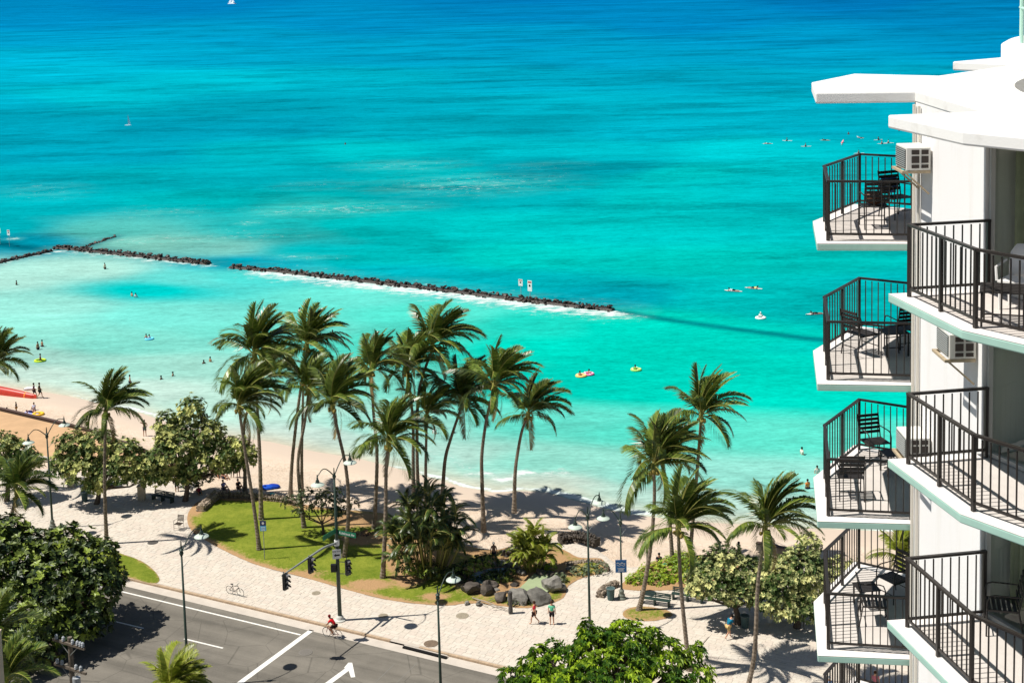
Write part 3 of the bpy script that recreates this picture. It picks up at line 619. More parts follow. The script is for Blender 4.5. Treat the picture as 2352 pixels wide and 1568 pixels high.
slat_chair('dark slatted chair with a brown bag, its back to us, on the top left balcony', fl(2008, 521, 0), R_(-4))
bag = MB(); bag.ell((0, 0, .13), (.20, .15, .13), 12, 8); bag.tube([(-.1, 0, .22), (-.05, 0, .32), (.05, 0, .32), (.1, 0, .22)], .012, 6)
p = fl(2008, 521, 0); o = bag.build('bag', mat('brown_leather_bag', (.17, .07, .03), .6, .3, vary=.5, scale=12), loc=(p[0], p[1]+.02, p[2]+.44), smooth=True); tag(o, 'brown bag lying on the seat of the top left balcony chair', 'bag')
slat_chair('dark armchair by the wall hung with a blue towel, top left balcony', fl(2062, 500, 0), R_(200))
tw = MB(); V = []
for i in range(9):
    for j, (yy, zz) in enumerate([(-.265, .55), (-.30, .74), (-.33, .80), (-.38, .74), (-.36, .45)]): V.append([-.2+.045*i, yy+.012*math.sin(i*1.7), zz])
tw.add(V, [[i*5+j, i*5+j+1, (i+1)*5+j+1, (i+1)*5+j] for i in range(8) for j in range(4)]); p = fl(2062, 500, 0)
o = tw.build('towel', mat('blue_towel', (.10, .22, .52), .9, .1, vary=.2), smooth=True, loc=(p[0], p[1], p[2])); o.rotation_euler = (0, 0, R_(200)); o.modifiers.new('s', 'SOLIDIFY').thickness = .012; tag(o, 'blue towel draped over a chair back on the top left balcony', 'towel')
slat_chair('dark armchair seen from the side on the second left balcony', fl(1978, 812, 1), R_(-62))
slat_table('low dark slatted table by the wall on the second left balcony', fl(2052, 812, 1), .1)
slat_chair('dark chair with its back to us by the wall, second left balcony', fl(2070, 800, 1), R_(15))
slat_chair('dark armchair facing us at the far rail of the third left balcony', fl(2010, 1058, 2), R_(192))
slat_chair('dark armchair with its back to us near the front rail, third left balcony', fl(1952, 1138, 2), R_(-6))
slat_table('small dark slatted table by the wall on the third left balcony', fl(2050, 1085, 2), .15, .42, .42)
slat_chair('dark armchair nearer the front rail on the fourth left balcony', fl(2008, 1428, 3), R_(-100))
slat_chair('dark armchair by the far wall of the fourth left balcony', fl(2052, 1372, 3), R_(120))
slat_table('slatted footstool table between the chairs on the fourth left balcony', fl(1990, 1392, 3), .1, .45, .42)
p = fl(2352, 690, 0)
slat_table('dark slatted table behind the railing of the upper right balcony', fl(2303, 742, 0), -.35, .62, .5)
wp = mat('white_moulded_plastic', (.80, .79, .76), .4, .4)
t = thing('plastic_chair', 'white moulded plastic chair beside the dark table, upper right balcony', 'chair', fl(2338, 708, 0), R_(140))
cs = MB(); cs.box((0, 0, .42), (.46, .44, .03)); cs.build('seat', wp, t)
bk = MB(); V = [[.24*math.sin(a)*w, -.20-.10*math.cos(a)*.8-(z-.42)*.18, z] for z, w in ((.42, .95), (.6, 1.), (.78, .95), (.9, .6)) for a in np.linspace(-1.3, 1.3, 9)]
bk.add(V, [[i*9+j, i*9+j+1, (i+1)*9+j+1, (i+1)*9+j] for i in range(3) for j in range(8)]); bb = bk.build('backrest', wp, t, smooth=True); bb.modifiers.new('s', 'SOLIDIFY').thickness = .015
lgm = MB().tube([(0, 0, 0), (0, 0, .42)], [.018, .028], 6).mesh('leg', wp)
for sx in (-1, 1):
    for sy in (-1, 1): link('leg', lgm, t, (sx*.2, sy*.19, 0))
    MB().tube([(sx*.25, .18, .42), (sx*.27, .17, .62), (sx*.26, -.22, .66)], .02, 6).build('armrest', wp, t)
slat_chair('dark slatted armchair in front of the curtains, lower right balcony', fl(2300, 1447, 2), R_(75))

# ------------------------------------------------------------------ sliver of the beige building on the left
q0 = PY(6, 1500, 52)
bw = mat('beige_building_paint', (.55, .44, .34), .8, .2, vary=.06, scale=1.)
bb = thing('beige_building', 'beige building edge filling the bottom left corner of the view', 'building', (q0[0]-4, 49, 0))
MB().prism([(-4, -3), (4, -3), (4, 3), (-4, 3)], 0, q0[2]+0.9).build('wall', bw, bb); MB().prism([(-4.05, -3.05), (4.02, -3.05), (4.02, 3.02), (-4.05, 3.02)], q0[2]+.9, q0[2]+1.0).build('coping', bw, bb)
# ------------------------------------------------------------------ planted ground
grass_m = bpy.data.materials.new('lawn_grass'); grass_m.use_nodes = True; nt = grass_m.node_tree; N = nt.nodes; L = nt.links; b = N['Principled BSDF']
geo = node('ShaderNodeNewGeometry'); ea = node('ShaderNodeAttribute', attribute_name='edge')
n1 = noise(.45, 6, geo.outputs['Position'], .7); n2 = noise(4, 5, geo.outputs['Position'], .7); n3 = noise(14, 3, geo.outputs['Position'], .7)
g1 = node('ShaderNodeMix', data_type='RGBA'); L.new(mapr(math_('ADD', math_('MULTIPLY', n1, .45), math_('ADD', math_('MULTIPLY', n2, .3), math_('MULTIPLY', n3, .25))), .38, .62, 0, 1), g1.inputs[0]); g1.inputs[6].default_value = (.095, .15, .010, 1); g1.inputs[7].default_value = (.27, .295, .038, 1)
g2 = node('ShaderNodeMix', data_type='RGBA'); L.new(mapr(math_('ADD', ea.outputs['Fac'], math_('ADD', math_('MULTIPLY', n2, .9), math_('MULTIPLY', n1, .9))), 1.15, 1.45, 0, 1), g2.inputs[0]); L.new(g1.outputs[2], g2.inputs[6]); g2.inputs[7].default_value = (.42, .26, .13, 1)
L.new(g2.outputs[2], b.inputs['Base Color']); b.inputs['Roughness'].default_value = .8; b.inputs['Specular IOR Level'].default_value = .1
bp = node('ShaderNodeBump'); bp.inputs['Strength'].default_value = 1.; bp.inputs['Distance'].default_value = .06; L.new(math_('ADD', n3, n2), bp.inputs['Height']); L.new(bp.outputs[0], b.inputs['Normal'])
def lawn(name, poly, h, edgef, step=.35):
    P = smoothpoly(poly, 3); x0, y0 = P.min(0)-step; x1, y1 = P.max(0)+step
    xs_ = np.arange(x0, x1, step); ys_ = np.arange(y0, y1, step); X, Y = np.meshgrid(xs_, ys_); Q = np.stack([X, Y], -1)
    ins = inside(Q, P); d = np.full(X.shape, 1e9)
    for i in range(len(P)): d = np.minimum(d, segdist(Q, P[i], P[(i+1) % len(P)])[0])
    idx = -np.ones(X.shape, int); V = []; E_ = []
    near = []
    # snap outside vertices of the border ring to the outline
    A_ = P; B_ = np.roll(P, -1, 0)
    def snap(q):
        best = None; bd = 1e9
        for a, b__ in zip(A_, B_):
            dd = b__-a; t = np.clip(((q-a)@dd)/(dd@dd+1e-12), 0, 1); c = a+dd*t; e = np.linalg.norm(q-c)
            if e < bd: bd = e; best = c
        return best
    F_ = []
    def vid(i, j):
        if idx[i, j] < 0:
            q = Q[i, j]; dd = d[i, j]
            if not ins[i, j]: q = snap(q); dd = 0
            idx[i, j] = len(V); V.append([q[0], q[1], .016+h*(1-math.exp(-dd/1.2))]); E_.append(edgef(q, dd))
        return idx[i, j]
    for i in range(X.shape[0]-1):
        for j in range(X.shape[1]-1):
            if ins[i:i+2, j:j+2].any(): F_.append([vid(i, j), vid(i, j+1), vid(i+1, j+1), vid(i+1, j)])
    me = bpy.data.meshes.new(name); me.from_pydata(V, [], F_); me.materials.append(grass_m); me.attributes.new('edge', 'FLOAT', 'POINT').data.foreach_set('value', np.array(E_, np.float32)); me.polygons.foreach_set('use_smooth', np.ones(len(F_), bool))
    return link(name, me)
def bed_edge(q, d):
    u, v = proj(q[0], q[1], 0.)
    dirt = .8*math.exp(-d/.55)
    for cx, cy, rx, ry, s in ((940, 1325, 50, 26, .9), (850, 1345, 60, 14, .75), (1000, 1372, 40, 9, .75), (700, 1318, 60, 10, .6), (820, 1195, 90, 22, .85), (720, 1158, 60, 14, .95), (560, 1145, 90, 7, .9), (450, 1170, 16, 16, .9), (915, 1275, 34, 60, .9), (835, 1240, 60, 18, .8), (960, 1230, 60, 35, .9), (1090, 1262, 60, 18, .95), (730, 1322, 30, 8, .4), (990, 1290, 60, 30, .9), (1160, 1325, 130, 46, 1.1), (1250, 1300, 80, 40, 1.), (600, 1300, 40, 6, .3)):
        dirt = max(dirt, s*1.1*math.exp(-((u-cx)/rx)**2-((v-cy)/ry)**2))
    return dirt
struct(lawn('lawn', GP(bed_px), .13, bed_edge, .32)); struct(lawn('lawn', GP(lawn2_px), .10, lambda q, d: .45*math.exp(-d/.35)))
struct(lawn('tree_ring', GP(ring_px), .08, lambda q, d: .33+.3*math.exp(-d/.3), .2)); struct(lawn('planting_bed', GP(hedgebed_px), .05, lambda q, d: .9))

# ------------------------------------------------------------------ palms
def frond_mesh(name, Lf, rise, droop, nl=44, leaf=.72, lat=0., m=None, hang=.6, wl=.055, comb=0.):
    """stalk curve starts along +x; leaflets in comb on both sides"""
    m_ = MB(); n = 14; pts = []; p = np.zeros(3); a = rise
    for i in range(n+1):
        pts.append(p.copy()); t = i/n; ang = a-droop*t**1.35; yaw = lat*t
        p = p+np.array([math.cos(ang)*math.cos(yaw), math.cos(ang)*math.sin(yaw), math.sin(ang)])*Lf/n
    pts = np.array(pts); m_.tube(pts, np.linspace(.035, .008, n+1), 3, mi=1, cap=False)
    V = []; Fs = []; T = []
    for i in range(nl):
        t = .14+.86*(i+.5)/nl; k = t*n; i0 = min(int(k), n-1); c = pts[i0]*(1-(k-i0))+pts[i0+1]*(k-i0); d = pts[i0+1]-pts[i0]; d /= np.linalg.norm(d)
        side = np.cross(d, [0, 0, 1.]); side /= np.linalg.norm(side)+1e-6; up = np.cross(side, d)
        ll = leaf*(math.sin(math.pi*min(1, .18+.86*t))**.55)*rng.uniform(.85, 1.12)+.08
        for s_ in (-1, 1):
            fwd_ = .45+.55*t; e = d*fwd_+side*s_*(1.0-comb*s_)+up*.18; e += rng.normal(0, .07, 3); e /= np.linalg.norm(e)
            g = np.array([.25, 0, -1.0])*hang*rng.uniform(.6, 1.3); m1 = c+e*ll*.45; tip = c+e*ll*.8+g*ll*.42
            w = np.cross(e, up); w /= np.linalg.norm(w)+1e-6; w = (w*.6+d*.7)*wl*.5
            b0 = len(V); V += [c-w*.7, c+w*.7, m1+w, m1-w, tip]; Fs += [[b0, b0+1, b0+2, b0+3], [b0+3, b0+2, b0+4]]; T += [rng.uniform(0, 1)]*5
    m_.add(V, Fs, 0, np.array(T)*.6); return m_.mesh(name, [m or frond_m, rachis_m], tone=True)
FR_UP = [frond_mesh('frond', 3.3, .25, .75, nl=70, leaf=.9, wl=.062, hang=.45, lat=l, comb=.15*l) for l in (-.55, 0, .55)]
FR_MID = [frond_mesh('frond', 3.6, .35, 1.45, nl=74, leaf=1.0, wl=.062, hang=1.05, lat=l) for l in (-.75, 0, .75)]
FR_LOW = [frond_mesh('frond', 3.4, .2, 1.7, nl=70, leaf=.95, wl=.062, hang=1.3, lat=l) for l in (-.6, .6)]
FR_OLD = frond_mesh('frond', 3.0, 0, 1.3, hang=1.2, m=frond_old, nl=34)
FRY_UP = [frond_mesh('frond', 2.8, .2, .9, nl=54, leaf=.9, wl=.08, hang=.5, lat=l, m=frond_y) for l in (-.3, .3)]
FRY_MID = [frond_mesh('frond', 3.0, .3, 1.5, nl=54, leaf=.9, wl=.08, hang=1.1, lat=l, m=frond_y) for l in (-.4, .4)]
def orient(az_, el_, roll=0):
    return (Matrix.Rotation(az_, 4, 'Z')@Matrix.Rotation(-el_, 4, 'Y')@Matrix.Rotation(roll, 4, 'X'))
def palm(label, base, pts, size=1., nf=24, seed=0, yellow=False, wind=.55, dry=1, trunk=True, up=1., group='tall coconut palms along the beach front'):
    """base/pts: px positions along the trunk; last = where the fronds start"""
    r = np.random.default_rng(100+seed); B = G(*base, -.06); t = thing('palm_tree', label, 'palm tree', tuple(B), group=group)
    path = [np.zeros(3)]
    for q in pts: path.append(PY(*q, B[1])-B)
    path = np.array(path); Hh = path[-1][2]
    # smooth the path
    k = np.linspace(0, len(path)-1, 14); sm_ = []
    for x in k:
        i = min(int(x), len(path)-2); f = x-i; p0, p1, p2, p3 = path[max(i-1, 0)], path[i], path[i+1], path[min(i+2, len(path)-1)]
        sm_.append(.5*((2*p1)+(-p0+p2)*f+(2*p0-5*p1+4*p2-p3)*f*f+(-p0+3*p1-3*p2+p3)*f**3))
    sm_ = np.array(sm_); hts = np.linspace(0, 1, 14)
    rad = .17*size**.5*(1.0-.38*hts)*(1+.55*np.exp(-hts*14))
    # ring scars: fine zigzag of the radius
    fine_k = np.linspace(0, 13, 90); P_ = np.stack([np.interp(fine_k, range(14), sm_[:, i]) for i in range(3)], -1); rd = np.interp(fine_k, range(14), rad)*(1+.06*np.where(np.arange(90) % 2, 1, -1))
    if trunk: MB().tube(P_, rd, 9).build('trunk', trunk_m, t)
    top = Vector(sm_[-1]); lean = sm_[-1]-sm_[-3]; lean = lean/np.linalg.norm(lean)
    sh = MB(); sh.ell((0, 0, .0), (.20*size, .20*size, .48*size), 8, 6); o = sh.build('crown_shaft', rachis_m, t, smooth=True, loc=top+Vector((0, 0, .1)))
    nf = int(nf*1.35); wind = wind*r.uniform(.45, 1.1)
    for i in range(nf):
        q = i/(nf-1); az_ = i*2.39996+r.uniform(-.35, .35); el_ = (1.42-1.62*q**1.15)*up+r.uniform(-.14, .14)
        # the trade wind from the left swings the fronds to the right
        vx, vy, vz = math.cos(az_)*math.cos(el_), math.sin(az_)*math.cos(el_), math.sin(el_); vx += wind*(.75 if vz > 0 else .4); 
        az2 = math.atan2(vy, vx); el2 = math.atan2(vz, math.hypot(vx, vy))
        sg_ = 0 if math.sin(az2) > .25 else 2
        if abs(math.sin(az2)) <= .25: sg_ = 1
        if yellow: me = FRY_UP[r.integers(2)] if el_ > .6 else FRY_MID[r.integers(2)]
        else: me = FR_UP[sg_] if el_ > .85 else (FR_MID[sg_] if el_ > .05 else FR_LOW[sg_ > 1 if sg_ != 1 else int(r.integers(2))])
        if dry and i >= nf-dry: me = FR_OLD; el2 = -.9
        f = link('frond', me, t); M = Matrix.Translation(top+Vector((0, 0, .25*size)))@orient(az2, el2, r.uniform(-.5, .5)); s_ = size*r.uniform(1.0, 1.32)*(1.0 if el_ > .5 else .95)
        f.matrix_basis = M@Matrix.Scale(s_, 4)
    cm = COCO
    for i in range(r.integers(4, 9)):
        a = r.uniform(0, 6.28); link('coconut', cm, t, top+Vector((.27*math.cos(a)*size, .27*math.sin(a)*size, -.12+r.uniform(-.2, .1))))
    return t
COCO = MB().ell((0, 0, 0), (.12, .12, .14), 8, 6).mesh('coconut', coco_m, smooth=True)
P_ = palm
P_('palm standing alone at left, its trunk in front of the clipped pale tree', (245, 1250), [(240, 1100), (243, 950)], .98, 24, 1)
P_('palm cut by the left edge above the red canoe', (-22, 1130), [(-18, 980), (-10, 842)], .95, 22, 2)
P_('low palm at the left edge in front of the double lamp post', (2, 1345), [(14, 1235), (38, 1135)], .95, 22, 3, up=.9)
P_('leaning palm rooted at the lower edge of the lawn beside the small blue sign', (596, 1266), [(584, 1170), (565, 1050), (549, 938)], 1.05, 25, 4)
P_('palm behind the small blue sign, with the biggest crown on the left', (600, 1197), [(597, 1058), (592, 960), (585, 822)], 1.22, 27, 5)
P_('palm growing behind the low stone wall at the left of the grove', (563, 1128), [(562, 1040), (563, 960), (600, 880)], 1.0, 20, 6)
P_('tallest palm of the grove, its crown highest over the lagoon', (667, 1135), [(671, 1058), (686, 925), (705, 800)], 1.12, 26, 7)
P_('palm with a crooked trunk behind the small round tree', (699, 1216), [(688, 1120), (685, 1050), (700, 970), (708, 902)], .95, 22, 8)
P_('slim palm just behind the crooked one left of the traffic pole', (694, 1137), [(693, 1050), (695, 960), (696, 880)], .85, 18, 9)
P_('palm standing directly behind the traffic light pole', (790, 1283), [(800, 1190), (796, 1085), (776, 990), (764, 935)], 1.08, 25, 10)
P_('palm with a yellowish upper trunk right of the traffic pole', (859, 1218), [(866, 1058), (858, 950), (852, 858)], 1.0, 22, 11)
P_('palm with a shaggy trunk at the lower right edge of the lawn', (879, 1331), [(885, 1200), (887, 1080), (893, 1022)], 1.10, 25, 12)
P_('palm left of the big dark shrub, with a dense leaning crown', (950, 1155), [(949, 1058), (948, 960), (936, 858)], 1.10, 24, 13)
P_('palm with long fronds reaching highest above the dark shrub', (962, 1150), [(958, 1050), (962, 900), (994, 800)], 1.15, 24, 14, wind=.7)
P_('thin palm rising straight out of the big dark shrub', (977, 1160), [(978, 1060), (980, 960)], .92, 20, 15)
P_('palm bent strongly to the right behind the big dark shrub', (1016, 1145), [(1022, 1058), (1036, 1005), (1062, 928)], 1.12, 25, 16)
P_('palm with an S-shaped trunk on the sand right of the dark shrub', (1111, 1221), [(1107, 1100), (1107, 1040), (1118, 960), (1135, 892)], 1.08, 25, 17)
P_('palm at the right end of the grove behind the yellowish shrub', (1181, 1177), [(1183, 1090), (1189, 1040), (1200, 985), (1213, 958)], 1.02, 22, 18)
P_('palm with a swollen base in a grass ring beside the benches', (1467, 1403), [(1480, 1345), (1495, 1251), (1503, 1150), (1502, 1078)], 1.12, 26, 19)
P_('palm bowing left out of the green hedge', (1545, 1297), [(1540, 1215), (1532, 1110), (1513, 1050)], .98, 18, 20)
P_('palm rising from the hedge with the highest crown on the right', (1584, 1280), [(1590, 1215), (1603, 1060), (1610, 962)], 1.08, 22, 21)
P_('palm with a slim trunk crossing in front of the hedge and a low crown', (1584, 1540), [(1576, 1470), (1564, 1345), (1558, 1220)], 1.04, 24, 22)
P_('palm crossing in front of the pale trees near the hotel', (1712, 1600), [(1733, 1500), (1741, 1340), (1757, 1220)], .98, 24, 23)
P_('palm glimpsed through the railing of the fourth left balcony', (2066, 1420), [(2066, 1360), (2064, 1285)], .85, 18, 24, dry=2, yellow=True)
P_('bright yellow-green young palm at the bottom edge beside the lamp post', (430, 1850), [(410, 1700), (388, 1588)], .78, 30, 25, yellow=True, dry=0, wind=.9, group='small palms at the street edge')
P_('palm fronds reaching in at the bottom left corner', (10, 1850), [(10, 1700), (14, 1575)], .85, 16, 26, dry=0, wind=.6, group='small palms at the street edge')
P_('palm crown under the dark tree at the left edge', (-30, 1800), [(-30, 1620), (-24, 1490)], .9, 12, 27, dry=0, group='small palms at the street edge')

# areca clumps
ar_leaf = mat('dark_feather_leaf', (.022, .05, .010), .36, .5, col2=(.12, .16, .03), objvar=.5, attr='tone', trans=.12)
FR_AR = [frond_mesh('frond', 1.9, .5, 1.6, nl=34, leaf=.48, hang=.7, wl=.05, m=ar_leaf, lat=l) for l in (-.3, .3)]
FR_ARY = [frond_mesh('frond', 1.5, .5, 1.5, nl=30, leaf=.42, hang=.5, wl=.075, lat=l, m=frond_y) for l in (-.3, .3)]
def areca(label, base, W_, Hh, nst, meshes, seed, hanging=.2, loc_z=.05):
    r = np.random.default_rng(seed); B = G(*base, loc_z); t = thing('areca_palm', label, 'shrub', tuple(B)); st = MB()
    for i in range(nst):
        a = r.uniform(0, 6.28); q = math.sqrt(r.uniform(0, 1))*W_*.5; x, y = q*math.cos(a), q*math.sin(a)*.75; h = Hh*r.uniform(.35, .95)*(1-.35*(q/(W_*.5))**2)
        st.tube([(x*.45, y*.45, 0), (x*.8, y*.8, h*.6), (x, y, h)], [.05, .04, .03], 5)
        for j in range(7):
            az_ = r.uniform(0, 6.28); el_ = r.uniform(-.5, 1.3)
            f = link('frond', meshes[r.integers(len(meshes))], t); f.matrix_basis = Matrix.Translation((x, y, h))@orient(az_, el_, r.uniform(-.4, .4))@Matrix.Scale(r.uniform(.75, 1.15), 4)
    st.build('stems', rachis_m, t)
    return t
areca('big dark green feathery clump at the centre behind the lamp', (985, 1322), 5.6, 7.4, 60, FR_AR, 51)
areca('yellowish green feathery clump above the rock pond', (1225, 1312), 3.0, 3.6, 30, FR_ARY, 52)

# ------------------------------------------------------------------ leafy trees and shrubs
def leaf_cloud(pts, nrm, nl, size, up=.4, droop=0., wid=.45, r=rng, tone=None):
    """nl leaves per point in a whorl, each a folded kite of two triangles -> V,F,T"""
    n = len(pts); c = np.repeat(pts, nl, 0); k = np.tile(np.arange(nl), n); a = np.repeat(r.uniform(0, 6.28, n), nl)+k*2*math.pi/nl*1.0+r.normal(0, .25, n*nl)
    ax = nrm*(1-up*0)+np.array([0, 0, up]); ax /= np.linalg.norm(ax, axis=1, keepdims=True)
    ref = np.where(np.abs(ax[:, 2:3]) < .9, np.array([[0, 0, 1.]]), np.array([[1., 0, 0]])); e1 = np.cross(ax, ref); e1 /= np.linalg.norm(e1, axis=1, keepdims=True); e2 = np.cross(ax, e1)
    ax, e1, e2 = (np.repeat(q, nl, 0) for q in (ax, e1, e2))
    tilt = r.uniform(.15, .75, n*nl)[:, None]
    d = (np.cos(a)[:, None]*e1+np.sin(a)[:, None]*e2)*np.cos(tilt)+ax*np.sin(tilt); s_ = size*r.uniform(.7, 1.25, (n*nl, 1))
    side = np.cross(ax, d); side /= np.linalg.norm(side, axis=1, keepdims=True)+1e-9
    tip = c+d*s_+np.array([0, 0, -droop])*s_; midp = c+d*s_*.5+ax*s_*.05
    V = np.stack([c, midp+side*s_*wid*.5, tip, midp-side*s_*wid*.5], 1).reshape(-1, 3); b_ = np.arange(n*nl)[:, None]*4
    F_ = np.concatenate([b_+np.array([[0, 1, 2]]), b_+np.array([[0, 2, 3]])], 0)
    T = np.repeat(np.repeat(tone if tone is not None else r.uniform(0, 1, n), nl)+r.normal(0, .12, n*nl), 4).clip(0, 1)
    return V, F_, T
def lobes_points(lobes, dens, r, shell=.35):
    P = []; Nn = []; 
    for (c, rad) in lobes:
        c = np.array(c); rad = np.array(rad); area = 4*math.pi*((rad[0]*rad[1]*rad[2])**(2/3)); n = int(area*dens)
        v = r.normal(0, 1, (n, 3)); v /= np.linalg.norm(v, axis=1, keepdims=True); keep = v[:, 2] > -.55; v = v[keep]
        q = 1-shell*r.uniform(0, 1, len(v))**1.6+r.normal(0, .05, len(v)); bump_ = 1+.13*np.sin(v[:, 0]*7+c[0])*np.sin(v[:, 1]*6+c[1])+.10*np.sin(v[:, 2]*9+c[2]*3)
        p = c+v*rad*(q*bump_)[:, None]; 
        inner = np.zeros(len(p), bool)
        for (c2, r2) in lobes:
            if c2 is c: continue
            inner |= (np.linalg.norm((p-np.array(c2))/np.array(r2), axis=1) < .62)
        P.append(p[~inner]); Nn.append((v/rad)[~inner])
    P = np.concatenate(P); Nn = np.concatenate(Nn); Nn /= np.linalg.norm(Nn, axis=1, keepdims=True)
    return P, Nn
def tree(label, base, lobes_px, leafm, dens=5., nl=7, ls=.26, seed=0, group=None, name='broadleaf_tree', trunk_r=.22, barkm=bark_m, wid=.5, droop=.1, up=.5, cat='tree', z0=0., trunk=True, gap=.0, shell=.35, by=None, splay=None):
    r = np.random.default_rng(seed); B = G(*base, z0)
    if by is not None: B = PY(*base, by); B[2] = z0
    t = thing(name, label, cat, tuple(B), group=group); lobes = []
    for (px, py, rx, ry, rz, dy) in lobes_px:
        c = PY(px, py, B[1]+dy)-B; lobes.append((c, (rx, ry, rz)))
    P, Nn = lobes_points(lobes, dens, r, shell)
    if gap:
        gg = np.sin(P[:, 0]*1.9+seed)*np.sin(P[:, 1]*2.1)*np.sin(P[:, 2]*2.3+1); P, Nn = P[gg > -gap], Nn[gg > -gap]
    tone = np.clip(.29+.42*np.sin(P[:, 0]*1.3+seed)*np.sin(P[:, 2]*1.7+P[:, 1])+r.normal(0, .38, len(P)), 0, 1)**1.3
    V, F_, T = leaf_cloud(P, Nn, nl, ls, up, droop, wid, r, tone); m_ = MB(); m_.add(V, F_, 0, T); m_.build('crown', leafm, t, tone=True)
    if trunk:
        tk = MB(); fork = np.mean([l[0] for l in lobes], 0)*np.array([.25, .25, .38]); fork[2] = max(fork[2], .5)
        tk.tube([(0, 0, -.1), fork*.5+np.array([.05, 0, 0]), fork], [trunk_r*1.35, trunk_r, trunk_r*.85], 9)
        tk.build('trunk', barkm, t)
        lm = MB()
        for c, rad in lobes:
            m1 = fork*.45+c*.55+np.array([0, 0, -.35*rad[2]]); lm.tube([fork, m1, c+np.array([0, 0, rad[2]*.1])], [trunk_r*.55, trunk_r*.35, trunk_r*.12], 6)
            for j in range(3):
                e = c+r.normal(0, .55, 3)*np.array(rad); lm.tube([m1, (m1+e)/2+r.normal(0, .1, 3), e], [trunk_r*.28, trunk_r*.18, .02], 5)
        lm.build('limbs', barkm, t)
    return t
pale_leaf = mat('pale_heliotrope_leaf', (.045, .09, .014), .55, .3, col2=(.66, .66, .22), attr='tone', trans=.12)
pale_leaf2 = mat('cream_green_leaf', (.05, .10, .018), .55, .3, col2=(.78, .76, .32), attr='tone', trans=.12)
dark_leaf = mat('glossy_dark_leaf', (.014, .032, .008), .45, .35, col2=(.26, .34, .045), attr='tone', trans=.08)
bright_leaf = mat('bright_green_leaf', (.045, .12, .008), .38, .5, col2=(.40, .55, .03), attr='tone', trans=.25)
hedge_leaf = mat('lime_hedge_leaf', (.16, .27, .012), .45, .4, col2=(.42, .50, .03), attr='tone', trans=.2)
grey_leaf = mat('grey_green_leaf', (.09, .13, .06), .6, .3, col2=(.30, .34, .20), attr='tone', trans=.1)
small_leaf = mat('small_dark_leaf', (.02, .038, .012), .45, .4, col2=(.14, .17, .06), attr='tone', trans=.1)
GT = 'pale leaved beach trees'
tree('pale leaved tree behind the lone left palm, clipped flat on the left side', (222, 1156), [(165, 1025, 1.4, 1.5, 1.5, 0), (225, 1030, 1.7, 1.9, 1.7, 0), (290, 1050, 1.7, 1.9, 1.6, 0), (335, 1075, 1.2, 1.4, 1.2, -.3), (190, 1075, 1.9, 1.8, 1.6, -.8), (255, 1088, 1.7, 1.6, 1.4, -1.0), (310, 1085, 1.3, 1.3, 1.2, -.6), (355, 1095, 1.2, 1.2, 1.1, -.4), (220, 1110, 1.2, 1.2, .9, -1.2), (140, 1065, 1.1, 1.2, 1.3, -.3)], pale_leaf, 13, 8, .30, 31, GT)
tree('pale leaved tree with a dark green top left of the palm grove', (425, 1150), [(385, 985, 1.2, 1.5, 1.5, 1.4), (440, 950, 1.3, 1.3, 1.6, 1.5), (475, 1000, 1.7, 1.7, 1.5, 1.), (415, 1030, 2.0, 2.0, 1.6, .5), (495, 1040, 2.0, 1.8, 1.2, .5), (560, 1045, 1.2, 1.2, 1.0, .7), (380, 1050, 1.6, 1.5, 1.5, 0), (455, 1060, 1.7, 1.5, 1.2, 0), (520, 1065, 1.5, 1.3, 1.0, .2), (540, 1030, 1.5, 1.4, 1.1, .8), (400, 1000, 1.6, 1.5, 1.4, 1.2), (370, 1085, 1.4, 1.3, 1.0, -.3), (430, 1095, 1.2, 1.0, .7, 0)], pale_leaf, 13, 8, .30, 32, GT)
tree('pale leaved tree cut off by the left edge', (15, 1150), [(0, 1030, 1.7, 1.7, 1.5, 0), (40, 1045, 1.4, 1.5, 1.3, 0), (70, 1062, 1.0, 1.1, 1.0, 0), (10, 1075, 1.6, 1.5, 1.2, -.4)], pale_leaf, 13, 8, .30, 33, GT)
tree('cream coloured tree right of the lime hedge, shading the walking man', (1696, 1432), [(1620, 1330, 1.4, 1.5, 1.3, 0), (1670, 1300, 1.6, 1.8, 1.4, .6), (1720, 1325, 1.5, 1.6, 1.4, 0), (1650, 1345, 1.3, 1.2, 1.1, -.7), (1605, 1352, .9, .9, .8, -.5), (1700, 1362, 1.4, 1.2, 1.0, -.6), (1742, 1345, 1.4, 1.3, 1.2, -.2), (1640, 1305, 1.4, 1.4, 1.1, 1.0)], pale_leaf2, 19, 8, .24, 34, GT)
tree('cream coloured tree against the hotel with a tall dark green sprig', (1830, 1440), [(1790, 1340, 1.6, 1.8, 1.8, 0), (1840, 1310, 1.7, 1.8, 1.6, .4), (1875, 1345, 1.5, 1.6, 1.7, 0), (1860, 1255, .85, 1., 1.1, 1.2), (1810, 1392, 1.3, 1.3, 1.0, -.9), (1930, 1330, 1.6, 1.6, 1.6, 1.), (1960, 1370, 1.4, 1.4, 1.3, 0), (1762, 1372, 1.3, 1.2, 1.2, -.5), (1855, 1388, 1.5, 1.3, 1.2, -.8), (1810, 1330, 1.6, 1.6, 1.5, .3)], pale_leaf2, 19, 8, .24, 35, GT)
